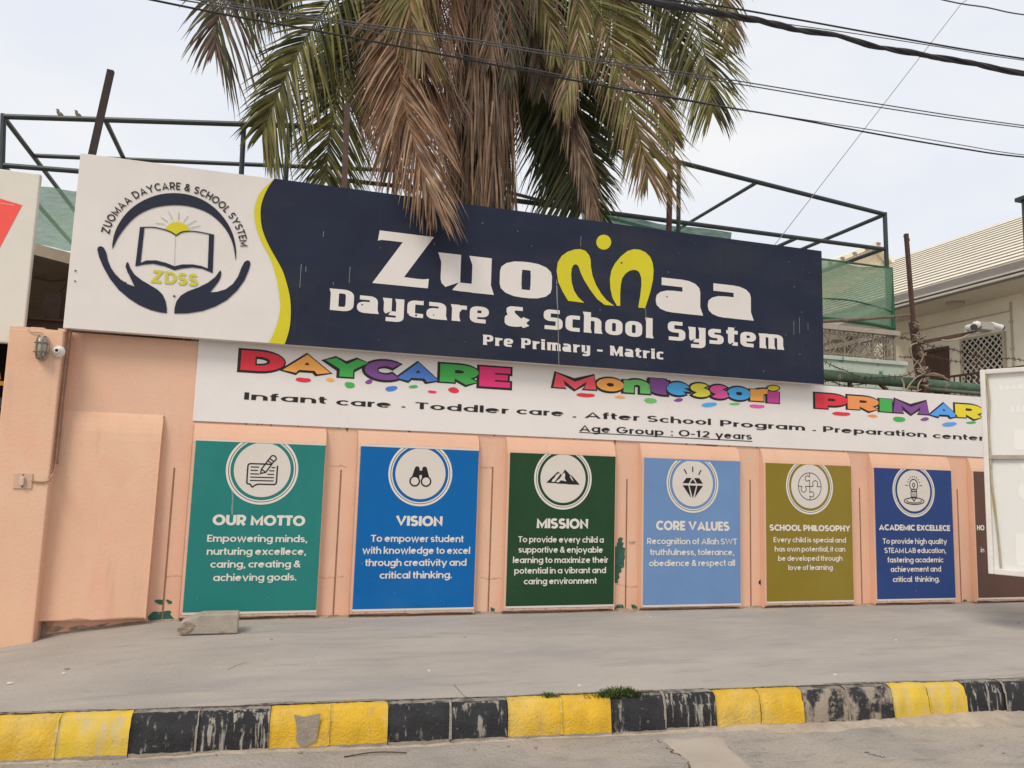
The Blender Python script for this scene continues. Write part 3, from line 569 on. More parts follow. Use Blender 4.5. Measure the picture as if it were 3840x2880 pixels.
# ---------------------------------------------------------------- strip banner on the wall
YS=.047
st=thing('strip_banner',(4,YS,2.16),'long white strip banner reading DAYCARE, Montessori, PRIMAR in rainbow letters','banner')
a=at(727,1571,YS); zb=(at(717.5,1572.5,YS).z+at(3677,1717,YS).z)/2; zt=(at(736,1269,YS).z+at(3674.8,1490,YS).z)/2
m=MB(); m.box(a.x-.01,10.4,YS,.0665,zb,zt); m.build('printed_sheet',Mstrip,st)
SI=(860,1280,2.0109); SM=(2030,1370,2.4043); SPp=(3000,1450,2.6333)
CLR={'red':(203,52,66),'orange':(226,158,80),'green':(68,160,78),'lgreen':(104,178,98),'purple':(120,74,136),'blue':(72,118,190),'pink':(214,54,112),'lpink':(212,86,150),'cyan':(72,160,214),'yellow':(212,204,72),'coral':(214,82,92),'mag':(184,68,140),'gold':(212,196,50),'lblue':(84,150,220),'brownorange':(214,138,82)}
CM={k:flexmat('print_'+k,P(*v),.03) for k,v in CLR.items()}
def boxletter(ch,xl,xr,yt,yb,S_,colour,pen=.24,tilt=0):
    ox,oy,s=S_; xc=(xl+xr)/2
    A=at(ox+xl/s,oy+(yt+yb)/2/s,YS); B=at(ox+xr/s,oy+(yt+yb)/2/s,YS); Tt=at(ox+xc/s,oy+yt/s,YS).z; Bb=at(ox+xc/s,oy+yb/s,YS).z
    base=None
    for lay,(p,mi) in enumerate(((pen+.0,0),)):
        v,f,x0,x1=glyph('R',ch,pen,pen*.92,.0); y0=min(q[1] for q in v); y1=max(q[1] for q in v)
        sx=(B.x-A.x)/(x1-x0); sz=(Tt-Bb)/(y1-y0); fx=lambda q:A.x+(q[0]-x0)*sx; fz=lambda q:Bb+(q[1]-y0)*sz
        m=MB(); m.add([(fx(q),YS-.005,fz(q)) for q in v],f); WLO[0]=m.build('letter',CM[colour],st)
        v2,f2,_,_=glyph('R',ch,pen+.044/sx,pen*.92+.044/sz,.5*.044/((sx+sz)/2))
        OC[0]+=1; m2=MB(); m2.add([(fx(q)-.008,YS-.0015-.0003*(OC[0]%6),fz(q)-.003) for q in v2],f2); m2.build('letter_outline',Mdark,WLO[0])
OC=[0]; WLO=[None]
for a in (('D',87,418,77,226,'red'),('A',405,765,100,243,'orange'),('Y',722,1045,130,268,'green'),('C',1020,1285,145,291,'purple'),('A',1266,1577,160,302,'blue'),('R',1588,1880,178,325,'green'),('E',1885,2118,197,345,'pink')): boxletter(*a[:5],SI,a[5])
for a in (('M',108,495,80,217,'coral'),('o',497,742,117,234,'orange'),('n',740,982,130,250,'lgreen'),('t',976,1146,120,262,'purple'),('e',1128,1342,154,270,'cyan'),('s',1342,1522,164,286,'yellow'),('s',1518,1692,180,300,'lpink'),('o',1674,1887,198,312,'cyan'),('r',1882,2042,210,322,'orange')): boxletter(*a[:5],SM,a[5])
boxletter('I',2036,2142,237,338,SM,'mag',.2)
m=MB(); e=pw(arc(2092,206,52,22,0,360,20)[:-1],YS-.005,*SM); flat(m,[e],YS-.005); o=m.build('letter_dot',CM['gold'],st)
m=MB(); flat(m,[pw(arc(2088,207,66,31,0,360,20)[:-1],YS-.0035,*SM)],YS-.0035); m.build('letter_outline',Mdark,o)
for a in (('P',148,472,76,220,'red'),('R',468,776,98,240,'brownorange'),('I',783,906,120,247,'green'),('M',918,1267,132,272,'purple'),('A',1280,1556,165,300,'lblue'),('R',1530,1800,178,318,'gold')): boxletter(*a[:5],SPp,a[5])
for S_,L in ((SI,[('red',558,290,52,21),('orange',760,289,32,14),('green',908,328,44,22),('purple',1052,304,30,16),('blue',1222,355,43,22),('green',1387,341,30,14),('pink',1530,380,30,13),('red',1690,367,42,22)]),
  (SM,[('red',400,268,75,22),('orange',708,286,48,13),('lgreen',985,317,66,22),('purple',1236,312,45,15),('cyan',1515,354,66,23),('lgreen',1743,347,43,13),('lpink',1945,369,62,20)]),
  (SPp,[('red',408,267,80,23),('brownorange',715,288,50,14),('green',980,320,70,24),('purple',1232,320,46,16),('lblue',1477,370,68,24),('green',1690,354,43,14)])):
    for i,(c,x,y,a,b) in enumerate(L):
        rr=random.Random(i+int(x)); q=[]
        for k in range(18):
            an=k*20; rad=1+.16*math.cos(R(an*2+40+60*i))-.22*max(0,math.cos(R(an-(80+50*(i%2)))))**6; q.append((x+a*rad*math.cos(R(an)),y-b*rad*math.sin(R(an))))
        m=MB(); flat(m,[pw(q,YS-.004,*S_)],YS-.004); m.build('paint_blob',CM[c],st)
wt=dict(font='R',wx=.155,wy=.105,gap=.075,sp=.35)
hC=textp('word',Mdark,st,'Infant',(915,1498.8),(1224,1513.7),1471.5,YS-.003,**wt)
for s,a,b in (('care',(1260,1521),(1467.7,1528)),('.',(1506,1528),(1520,1528.5)),('Toddler',(1557,1533),(1906.8,1552)),('care',(1936.6,1553),(2115,1561)),('.',(2148,1565.5),(2161,1566)),('After',(2192,1567.6),(2398,1578)),('School',(2427,1580.5),(2666,1595)),('Program',(2700.5,1597.5),(3019,1614.5)),('.',(3048,1616),(3060,1616.5)),('Preparation',(3087,1618.5),(3475.4,1641)),('center',(3498.6,1643),(3690,1653))):
    textp('word',Mdark,st,s,a,b,hC,YS-.003,**wt)
h2=abs(at(2196,1592.5,YS).z-at(2196,1618,YS).z)
for s,a,b in (('Age',(2172,1618),(2289,1623)),('Group',(2311,1624.5),(2489,1633.5)),(':',(2517,1634),(2523,1634.4)),('0-12',(2545,1636),(2661,1641)),('years',(2682,1642),(2820,1649))): textp('word',Mdark,st,s,a,b,h2,YS-.003,**wt)
m=MB(); u=pw([(2172,1619.6),(2821,1653.6),(2821,1656.6),(2172,1622.4)],YS-.0034); flat(m,[u],YS-.0034)
m.build('underline',Mdark,st)
# ---------------------------------------------------------------- big name board
YB=-.12
bd=thing('name_board',(2.2,YB,2.95),'large navy and white school name board above the wall','sign')
tl,tr,br,bl=[at(*q,YB) for q in ((297.8,572.5),(3086,941.8),(3085,1438.9),(238.7,1232.6))]
bx0=(tl.x+bl.x)/2; bx1=(tr.x+br.x)/2; bz0=(br.z+bl.z)/2; bz1=(tl.z+tr.z)/2
m=MB(); m.box(bx0,bx1,YB+.004,YB+.10,bz0,bz1); m.build('board_frame',Mwhite,bd,bevel=.004)
m=MB(); 
for k in range(1,6): x=bx0+(bx1-bx0)*k/6; m.box(x-.02,x+.02,YB+.1,YB+.14,bz0+.02,bz1-.05)
m.box(bx0+.05,bx1-.05,YB+.101,YB+.139,bz0+.05,bz0+.09)
m.build('steel_bracing',Mrustm,bd)
Z1=(0,400,1.8436)
we=[(1905,488),(1860,550),(1825,620),(1805,690),(1802,760),(1812,840),(1840,920),(1880,1000),(1920,1070),(1960,1150),(1995,1270),(2008,1350),(2010,1440),(2000,1540),(1967,1648)]
wl=[(1905,488),(1880,515),(1830,560),(1790,610),(1765,680),(1758,750),(1768,820),(1790,890),(1820,960),(1860,1030),(1890,1110),(1915,1200),(1930,1290),(1938,1380),(1925,1470),(1895,1560),(1858,1632)]
def sm_open(p,k=4): return [(q.x,q.y) for q in cat3([(a,b,0) for a,b in p],k)]
def cz(p): return [(x,min(max(z,bz0),bz1)) for x,z in p]
e=cz(pw(sm_open(we),YB,*Z1)); l=cz(pw(sm_open(wl),YB,*Z1))
m=MB(); flat(m,[e+[(bx1,bz0),(bx1,bz1)]],YB); m.build('navy_field',Mnavy,bd)
m=MB(); flat(m,[l+e[::-1]],YB-.002); m.build('yellow_wave',Myel,bd)
m=MB(); e2=[(x+.006,z) for x,z in e]; flat(m,[e+e2[::-1]],YB-.0035); m.build('wave_outline',Mblack,bd)
NV=MB()
flat(NV,[pw(smooth2([(775,985),(785,900),(810,830),(850,765),(900,710),(960,665),(1030,630),(1110,605),(1195,597),(1280,603),(1360,625),(1430,660),(1490,705),(1545,765),(1590,835),(1618,910),(1632,990),(1630,1065),(1618,985),(1595,910),(1555,840),(1500,780),(1440,735),(1370,705),(1290,685),(1195,680),(1100,690),(1030,710),(960,745),(900,795),(850,855),(810,915)],2),YB-.003,*Z1)],YB-.003)
lh=[(672,985),(680,968),(700,964),(718,975),(735,1010),(745,1060),(765,1110),(795,1155),(835,1195),(880,1225),(930,1243),(905,1190),(880,1140),(868,1105),(872,1085),(883,1072),(890,1085),(900,1115),(930,1160),(980,1200),(1040,1235),(1090,1265),(1125,1300),(1145,1345),(1153,1390),(1153,1427),(1110,1422),(1040,1405),(960,1370),(890,1325),(820,1265),(760,1190),(715,1110),(685,1040)]
rh=[(1205,1430),(1207,1390),(1220,1345),(1250,1305),(1300,1275),(1370,1250),(1440,1215),(1490,1175),(1515,1140),(1525,1130),(1530,1150),(1525,1180),(1510,1210),(1480,1250),(1452,1283),(1500,1280),(1560,1262),(1610,1225),(1645,1175),(1670,1110),(1690,1073),(1708,1062),(1725,1065),(1732,1085),(1720,1130),(1690,1200),(1640,1270),(1570,1335),(1490,1380),(1400,1412),(1300,1428)]
for h_ in (lh,rh): flat(NV,[pw(h_,YB-.003,*Z1)],YB-.003)
NV.build('emblem_hands',Mnavy2,bd)
m=MB()
for p in ([(967,836),(998,838),(972,1080),(935,1103)],[(1445,880),(1480,888),(1470,1150),(1436,1118)],[(972,1080),(1010,1063),(1080,1062),(1150,1080),(1206,1103),(1260,1090),(1330,1090),(1390,1100),(1436,1118),(1470,1150),(1400,1120),(1330,1110),(1260,1118),(1206,1130),(1140,1103),(1060,1085),(1000,1090),(935,1103)]): flat(m,[pw(p,YB-.003,*Z1)],YB-.003)
for p in ([(967,836),(1050,833),(1120,845),(1180,865),(1218,890)],[(1218,890),(1255,867),(1310,860),(1380,867),(1480,888)]): flat(m,stroke(pw(sm_open(p),YB-.0034,*Z1),.011,.011),YB-.0034)
flat(m,stroke(pw([(1213,892),(1206,1103)],YB-.0032,*Z1),.002,.002),YB-.0032)
m.build('emblem_book',Mnavy2,bd)
m=MB(); flat(m,[pw([(1140,848),(1152,828),(1185,803),(1226,795),(1265,803),(1297,828),(1310,860),(1255,867),(1218,890),(1180,865)],YB-.0026,*Z1)],YB-.0026); m.build('emblem_sun',Myel,bd)
m=MB()
for a,b in (((1075,805),(1138,812)),((1112,764),(1160,795)),((1165,725),(1193,782)),((1236,730),(1234,785)),((1302,755),(1268,797)),((1357,785),(1292,822)),((1385,823),(1308,840))): flat(m,stroke(pw([a,b],YB-.0026,*Z1),.006,.006),YB-.0026)
m.build('emblem_rays',flexmat('ray_print',(.42,.40,.34),.05),bd)
m=MB(); a,b=at(1037/1.8436,400+1213/1.8436,YB),at(1368/1.8436,400+1240/1.8436,YB)
text(m,'ZDSS',(1037/1.8436,400+1213/1.8436),(1366/1.8436,400+1240/1.8436),400+1130/1.8436,YB-.003,'R',.17,.16,.06); m.build('short_name',flexmat('pale_yellow_print',(.56,.53,.06),.05),bd)
# name on an arc: circle through three baseline points
A,B,Cc=[V((q.x,q.z)) for q in (at(755/1.8436,400+884/1.8436,YB),at(1190/1.8436,400+574/1.8436,YB),at(1662/1.8436,400+968/1.8436,YB))]
d=2*(A.x*(B.y-Cc.y)+B.x*(Cc.y-A.y)+Cc.x*(A.y-B.y))
cx=((A.length_squared)*(B.y-Cc.y)+(B.length_squared)*(Cc.y-A.y)+(Cc.length_squared)*(A.y-B.y))/d; cyy=((A.length_squared)*(Cc.x-B.x)+(B.length_squared)*(A.x-Cc.x)+(Cc.length_squared)*(B.x-A.x))/d
RA=(A-V((cx,cyy))).length; a0=math.atan2(A.y-cyy,A.x-cx); a1=math.atan2(Cc.y-cyy,Cc.x-cx)
if a0<a1: a0+=2*math.pi
vs_,fs_=layout('ZUOMAA DAYCARE & SCHOOL SYSTEM','R',.125,.125,.11,.30); xm=max(p[0] for p in vs_)
hh=.074; m=MB(); out=[]
for (x,y) in vs_:
    an=a0+(a1-a0)*x/xm; r_=RA+y*hh/.7; out.append((cx+r_*math.cos(an),YB-.003,cyy+r_*math.sin(an)))
m.add(out,fs_); m.build('arc_lettering',Mdark,bd)
# yellow m figure
Z2=(2000,820,2.2571); m=MB()
flat(m,[pw([(295,695),(250,620),(210,535),(197,440),(207,370),(240,315),(290,280),(350,260),(400,258),(440,272),(470,305),(485,345),(487,400),(500,480),(530,560),(575,635),(620,690),(685,737),(605,730),(540,680),(480,600),(430,520),(400,455),(385,410),(372,392),(355,385),(338,395),(325,420),(320,470),(325,540),(345,610),(380,665),(430,712)],YB-.003,*Z2)],YB-.003)
flat(m,[pw([(708,738),(670,670),(652,590),(648,510),(660,440),(690,380),(740,320),(795,275),(850,258),(900,262),(950,285),(990,325),(1010,375),(1018,440),(1012,520),(990,620),(965,700),(945,758),(888,752),(905,650),(915,560),(913,500),(900,460),(880,438),(850,433),(815,440),(780,465),(752,505),(740,560),(735,640),(735,738)],YB-.003,*Z2)],YB-.003)
flat(m,[pw(arc(596,199,63,63,0,360,28)[:-1],YB-.003,*Z2)],YB-.003); m.build('figure_letter',Myel,bd)
m=MB(); Z3=(1200,820,2.6024)
flat(m,[pw([(583,114),(1112,180),(820,570),(945,587),(1010,592),(1063,588),(1052,680),(510,627),(808,230),(690,216),(600,207),(565,214)],YB-.003,*Z3)],YB-.003)
def fitg(ch,xl,xr,zb_,h,pen=(.2,.13),base=.565):
    m=MB(); v,f,x0,x1=glyph('S',ch,*pen); m.add([(xl+(p[0]-x0)/(x1-x0)*(xr-xl),YB-.003,zb_+p[1]*h/base) for p in v],f); m.build('letter',Mwhite,bd)
X=lambda px,py:at(px,py,YB).x
zb1=at(1852.5,1107,YB).z; hx=at(1640,943,YB).z-at(1658,1087,YB).z
zb1=(at(1604,1081,YB).z+at(1852,1107.5,YB).z+at(2635,1184.5,YB).z+at(2824,1201,YB).z)/4; hx=(at(1700,950,YB).z+at(2470,1040,YB).z)/2-zb1
m.build('letter',Mwhite,bd)
fitg('u',X(1640,1020),X(1852,1100),zb1,hx); fitg('o',X(1874,1040),X(2069,1070),zb1,hx,(.225,.125)); fitg('a',X(2459,1120),X(2636,1180),zb1,hx,(.215,.125)); fitg('a',X(2654,1140),X(2826,1200),zb1,hx,(.215,.125))
sf=dict(font='S',wx=.205,wy=.135,gap=.085)
hD=textp('word',Mwhite,bd,'Daycare',(1231.5,1161),(1832,1214.5),1080.5,YB-.003,**sf)
textp('word',Mwhite,bd,'&',(1891.7,1221),(1986,1230),hD,YB-.003,**sf); textp('word',Mwhite,bd,'School',(2037.7,1232),(2451,1269.7),hD,YB-.003,**sf); textp('word',Mwhite,bd,'System',(2504,1274.5),(2941,1312),hD,YB-.003,**sf)
hP=textp('word',Mwhite,bd,'Pre',(1809,1292),(1923.6,1302),1254,YB-.003,**sf); textp('word',Mwhite,bd,'Primary',(1952.4,1304.5),(2212.7,1326),hP,YB-.003,**sf); textp('word',Mwhite,bd,'-',(2239,1329),(2259.5,1331),hP,YB-.003,**sf); textp('word',Mwhite,bd,'Matric',(2286,1332),(2487,1348.5),hP,YB-.003,**sf)
m=MB(); br_=random.Random(5)
for px,py,h in ((1127,1035,85),(1147,1010,20),(1311,1030,60),(1213,878,20),(2178,905,40),(2977,1230,60),(2998,1220,70),(3030,1225,30),(1250,1063,10),(2250,1162,8)):
    p=at(px,py,YB-.002); hz=h*.0028; flat(m,[[(p.x-.003,p.z+hz/2),(p.x+.004,p.z+hz/2),(p.x+.002,p.z),(p.x+.003,p.z-hz/2),(p.x-.003,p.z-hz/2)]],YB-.0022)
flat(m,[pw([(2086,1045),(2090,1060),(2095,1240),(2097,1370),(2094,1370),(2091,1180),(2086,1100)],YB-.0041)],YB-.0041)
flat(m,[pw([(2419,1150),(2421,1150),(2425,1200),(2423,1200)],YB-.0041)],YB-.0041)
for k in range(34):
    p=V((br_.uniform(.9,bx1-.1),0,br_.uniform(bz0+.05,bz1-.1))); s=br_.uniform(.003,.008); flat(m,[[(p.x-s,p.z),(p.x,p.z-s*1.5),(p.x+s,p.z),(p.x,p.z+s)]],YB-.0022)
m.build('scratches',flexmat('scratch_grey',(.22,.22,.225),.2),bd)
m=MB()
for px,py in ((283,1015),(282,1054),(470,1060),(653,1110),(2088,1067),(1358,1142),(1531,1178),(1560,1182),(1626,1181),(2501,1112),(2331,985)):
    p=at(px,py,YB-.004); s=br_.uniform(.008,.014); flat(m,[[(p.x-s,p.z),(p.x-s*.2,p.z-s),(p.x+s,p.z-s*.2),(p.x+s*.3,p.z+s*.8)]],YB-.0045)
m.build('puncture',Mdark,bd)
# ---------------------------------------------------------------- left neighbour sign, carport, gate
YL=.02
ns=thing('sign_board',(-4,YL,2.9),'tall white sign board with a red panel at the left edge, above the gate','sign','')
a,b=at(158,652,YL),at(78,1290,YL); xr=(a.x+b.x)/2
m=MB(); m.box(-6.2,xr,YL,YL+.07,b.z,a.z); m.build('board_face',flexmat('warm_white_flex',(.70,.66,.58),.025,[((.5,.47,.42),1.2,.5,.8,(1,1,.4),.3)]),ns,bevel=.012)
m=MB(); r1=pw([(0,635),(153,680),(0,970)],YL-.003,*Z1); x0,x1=r1[0],r1[2]
s1=(r1[1][1]-r1[0][1])/(r1[1][0]-r1[0][0]); s2=(r1[1][1]-r1[2][1])/(r1[1][0]-r1[2][0]); dx=-.75
flat(m,[[r1[1],(r1[0][0]+dx,r1[0][1]+s1*dx),(r1[0][0]+dx,r1[2][1]+s2*dx+.3),(r1[2][0]-.2,r1[2][1]+s2*-.2)]],YL-.003); m.build('red_shape',flexmat('red_print',P(222,84,76),.03),ns)
m=MB(); flat(m,[pw([(0,663),(100,680),(100,685),(0,669)],YL-.005,*Z1)],YL-.005); m.build('highlight_line',flexmat('pale_red_print',P(240,150,140),.03),ns)
cp_=thing('carport',(-4,2.5,0),'dark sheet roofed carport seen through the gap between the two sign boards','carport')
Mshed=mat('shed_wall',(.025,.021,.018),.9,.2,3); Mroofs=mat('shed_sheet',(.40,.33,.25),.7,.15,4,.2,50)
rl=at(118,909,1.0); rr_=at(262,947,1.0)
m=MB(); sl_=(rr_.z-rl.z)/(rr_.x-rl.x); xa,xb=-8.5,-.9; za=rl.z+(xa-rl.x)*sl_; zb_=rl.z+(xb-rl.x)*sl_
za=max(za,0); m.prism([(xa,1.0,rl.z+.4),(xa,1.0,rl.z+.49),(rl.x,1.0,rl.z),(xb,1.0,zb_),(xb,1.0,zb_-.12),(rl.x,1.0,rl.z-.12)],(0,4.5,-.35)); m.build('roof_sheet',Mroofs,cp_)
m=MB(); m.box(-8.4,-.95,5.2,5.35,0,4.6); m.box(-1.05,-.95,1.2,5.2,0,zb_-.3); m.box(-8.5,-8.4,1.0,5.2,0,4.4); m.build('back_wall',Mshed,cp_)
m=MB(); p0=at(85,1185,.45); p1=at(262,1203,.45); m.box(-8,-.95,.45,.53,p1.z-.20,p1.z-.02); m.box(-8,-.95,.40,.56,p1.z-.02,p1.z); m.box(-8,-.95,.40,.56,p1.z-.22,p1.z-.20); m.build('steel_beam',mat('brown_beam',(.085,.055,.042),.7,.2,8,.2,60),cp_)
m=MB(); q=at(194,1162,.44); m.box(q.x-.075,q.x+.075,.42,.52,p1.z-.01,p1.z+.27); m.build('timber_stub',mat('timber_stub',(.075,.05,.038),.8,.2,12),cp_)
m=MB()
for A,B in (((120,1012,1.8),(268,1008,1.4)),((128,1042,1.9),(262,1047,1.4)),((165,1143,1.9),(255,1058,1.2))):
    A,B=at(*A),at(*B); m.tube(cat3([A,(A+B)/2+V((0,0,-.03)),B],5),.012,6)
m.build('hanging_cable',mat('grey_cable',(.16,.14,.12),.6,.1),cp_)
gt=thing('gate',(-3.2,.25,.05),'yellow steel gate with spikes at the left edge beside the pillar','gate')
Mgate=mat('gate_yellow_paint',(.55,.25,.025),.5,.12,5,.1,60,[((.2,.11,.05),6,.6,.72)])
g0=at(8,1596,.25); m=MB(); m.box(-5.2,-2.33,.24,.26,.12,g0.z); m.build('sheet',Mgate,gt)
m=MB(); m.box(-5.2,-2.33,.22,.28,g0.z,g0.z+.04)
zr=at(10,1438,.25).z; m.box(-5.2,-2.31,.235,.265,zr-.02,zr+.02); m.build('rail',Mgate,gt)
for k in range(9):
    x=-2.36-.10*k-.02; m=MB(); tp=at(38,1355,.25).z if k==0 else zr+.12; m.box(x-.013,x+.013,.237,.263,g0.z+.03,tp-.08); m.prism([(x-.02,.25,tp-.08),(x+.02,.25,tp-.08),(x,.25,tp)],(0,.012,0)); m.build('spike',Mgate,gt)
m=MB(); pp=at(6,1510,.7); m.box(-5,-2.2,.7,.74,pp.z-.05,pp.z+.05); m.box(-5,-2.2,.9,.92,.1,.9); m.build('inner_bar',mat('grey_bar',(.22,.22,.23),.5,.1),gt)
# ---------------------------------------------------------------- pillar fittings
YP=-.16
lp=thing('bulkhead_lamp',at(160,1352,YP),'oval wire caged bulkhead lamp on the peach gate pillar','lamp')
lc=at(150,1305,YP-.09); A,Bq=at(128,1305,YP-.1),at(174,1305,YP-.1); rw=(Bq.x-A.x)/2*1.02; lh_=(at(150,1262,YP-.1).z-at(150,1350,YP-.1).z)/2
def oval(rx_,rz,n=28,p=2.6): return [(abs(math.cos(2*math.pi*k/n))**(2/p)*math.copysign(1,math.cos(2*math.pi*k/n))*rx_,abs(math.sin(2*math.pi*k/n))**(2/p)*math.copysign(1,math.sin(2*math.pi*k/n))*rz) for k in range(n)]
bc=at(161,1306,YP)
def ovl(mb,levels,mi=0):
    n=28; vs=[]
    for sx_,sz_,y in levels: vs+=[(bc.x+a*sx_,y,bc.z+b*sz_) for a,b in oval(1,1)]
    fs=[(i*n+k,i*n+(k+1)%n,(i+1)*n+(k+1)%n,(i+1)*n+k) for i in range(len(levels)-1) for k in range(n)]
    fs+=[list(range(n))[::-1],[(len(levels)-1)*n+k for k in range(n)]]; mb.add(vs,fs,mi)
m=MB(); ovl(m,[(rw*1.12,lh_*1.1,YP+.004),(rw*1.12,lh_*1.1,YP-.03),(rw*.98,lh_*.98,YP-.04)]); m.build('base_plate',mat('lamp_base',(.42,.33,.26),.6,.12,20),lp,smooth=False)
m=MB(); ovl(m,[(rw*.88,lh_*.9,YP-.039),(rw*.88,lh_*.9,YP-.07),(rw*.78,lh_*.82,YP-.10),(rw*.5,lh_*.6,YP-.118)])
gm=mat('lamp_glass',(.36,.34,.30),.18,.12,20,spec=.6); m.build('glass_dome',gm,lp,smooth=True)
m=MB()
for dz in (-.42,0.35):
    z=bc.z+lh_*dz; m.tube([(bc.x-rw*1.02,YP-.03,z),(bc.x-rw*.95,YP-.09,z),(bc.x-rw*.5,YP-.125,z),(bc.x+rw*.5,YP-.125,z),(bc.x+rw*.95,YP-.09,z),(bc.x+rw*1.02,YP-.03,z)],.0055,6)
for dx in (-.45,.45):
    x=bc.x+rw*dx; m.tube([(x,YP-.03,bc.z+lh_),(x,YP-.09,bc.z+lh_*.93),(x,YP-.124,bc.z+lh_*.55),(x,YP-.124,bc.z-lh_*.55),(x,YP-.09,bc.z-lh_*.93),(x,YP-.03,bc.z-lh_)],.0055,6)
m.build('wire_cage',mat('cage_wire',(.20,.16,.12),.5,.15,30),lp)
m=MB(); m.tube(cat3([(bc.x,YP-.015,bc.z+lh_*1.05),(bc.x-.03,YP-.02,bc.z+lh_*1.35),(bc.x-.10,YP-.012,bc.z+lh_*1.3),(bc.x-.13,YP-.006,bc.z+lh_*1.6)],5),.005,6); m.build('feed_wire',mat('pale_wire',(.45,.34,.27),.6,.1),lp)
dc=at(221,1319,YP); dr=(at(246,1319,YP).x-at(195,1319,YP).x)/2
lhd=thing('lamp_holder',dc,'round white ceramic lamp holder with an empty dark socket on the pillar','lamp holder')
Mcer=mat('white_ceramic',(.72,.69,.65),.3,.03,10,spec=.5)
m=MB(); m.lathe((dc.x,YP+.002,dc.z),(0,-1,0),[(dr*.95,0),(dr,.012),(dr*.95,.022),(dr*.55,.045),(dr*.4,.06),(dr*.38,.085),(dr*.27,.085),(dr*.25,.05)],28); m.build('shade_disc',Mcer,lhd,smooth=True)
m=MB(); m.lathe((dc.x,YP,dc.z),(0,-1,0),[(dr*.25,.06),(dr*.25,.0765)],20); m.build('socket',Mblack,lhd)
sw=thing('switch_box',at(87,1820,YP),'flat peach painted switch plate on the gate pillar','switch')
c=at(87,1803,YP); m=MB(); m.box(c.x-.072,c.x+.072,YP-.012,YP+.004,c.z-.068,c.z+.068); m.build('plate',mat('switch_plate',(.60,.40,.29),.6,.05,10),sw,bevel=.003)
m=MB(); m.box(c.x-.018,c.x+.016,YP-.045,YP-.011,c.z-.04,c.z+.035); m.build('toggle',mat('switch_toggle',(.58,.47,.38),.5,.1,30),sw,bevel=.008)
m=MB()
for dz in (-.052,.052): m.lathe((c.x,YP-.011,c.z+dz),(0,-1,0),[(.007,0),(.006,.004)],10)
m.build('screw',Mrustm,sw)
cb=MB(); e0=at(147,1805,YP-.01)
pts=[at(118,1803,YP-.013),at(150,1808,YP-.013),at(185,1803,YP-.013),V((-1.872,YP-.012,at(202,1790,YP).z)),V((-1.868,-.10,at(206,1740,YP).z)),V((-1.872,-.08,at(235,1500,YP).z)),V((-1.866,-.08,at(258,1300,YP).z)),V((-1.87,-.06,2.92)),V((-1.9,.0,2.95))]
cb.tube(cat3(pts,5),.008,6); cb.tube([p+V((.012,-.014,.0)) for p in cat3(pts[3:],5)],.006,6); cb.tube([p+V((.016,.03,.0)) for p in cat3(pts[4:],5)],.010,6)
cb.build('cable',mat('peach_cable',(.36,.22,.15),.7,.2,12),label='painted cables running down the pillar edge to the switch plate',cat='cable')
# ---------------------------------------------------------------- concrete block, litter, grass
bl_=thing('concrete_block',atz(770,2380,.285),'chipped grey concrete kerb block lying on the pavement by the teal poster','block')
f0=atz(672,2382,.285); f1=atz(890,2378,.285); top=at(775,2308,f0.y).z; yb_=f0.y+.24
def bz(px,py): return at(px,py,f0.y).z
g=.285; L0,L1=f0.x,f1.x; hb=bz(890,2302)-g
Mblk=mat('block_concrete',(.37,.325,.27),.95,.14,7,.5,60,[((.24,.21,.18),9,.58,.74),((.46,.41,.34),5,.6,.75)])
prof=[(L0,g),(L1,g),(L1,g+hb),(L0+.17,g+hb),(L0+.03,g+hb*.72),(L0,g+hb*.60)]
m=MB(); m.prism([(x,f0.y,z) for x,z in prof],(0,.20,0)); m.build('block_body',Mblk,bl_,bevel=.012)
m=MB(); rr=random.Random(11); cx0,cz0=L0+.055,g+hb*.34; n=14; ring=[]
for k in range(n):
    a=2*math.pi*k/n; ring.append((cx0+math.cos(a)*.07*rr.uniform(.7,1.2),cz0+math.sin(a)*hb*.33*rr.uniform(.85,1.1)))
vs_=[(x,f0.y-.002,z) for x,z in ring]+[(cx0+(x-cx0)*.6,f0.y-.008+rr.uniform(-.006,.006),cz0+(z-cz0)*.6) for x,z in ring]+[(cx0,f0.y-.006,cz0)]
m.add(vs_,[(k,(k+1)%n,n+(k+1)%n,n+k) for k in range(n)]+[(n+k,n+(k+1)%n,2*n) for k in range(n)]); m.build('broken_corner',mat('broken_aggregate',(.33,.26,.19),.95,.3,30,1,70),bl_)
lg=[(250,2507),(240,2525),(36,2562),(1018,2398),(1610,2515),(2173,2571),(1740,2390),(2440,2315),(3360,2400),(3820,2336),(3130,2530)]
for i,(px,py) in enumerate(lg):
    p=atz(px,py,.28); z=(KZ-.012)+(zwall(p.x)-KZ+.012)*max(0,min(1,(p.y-ykerb(p.x))/(.16-ykerb(p.x))))
    p=atz(px,py,z+.004); rr=random.Random(i); s=rr.uniform(.007,.014); m=MB()
    ring=[(p.x+s*1.5*math.cos(a)*rr.uniform(.6,1.2),p.y+s*math.sin(a)*rr.uniform(.6,1.2)) for a in [k*math.pi/3 for k in range(6)]]
    m.prism([(x,y,p.z-.003) for x,y in ring],(0,0,.009)); m.build('plaster_fragment',Mcer if i%3 else Mconc,label='small pale plaster fragment lying on the grey pavement',cat='fragment',group='plaster fragments on the pavement')
Mgrass=leafmat('grass_blades',(.04,.075,.016),(.065,.11,.025),(.13,.15,.04),.3)
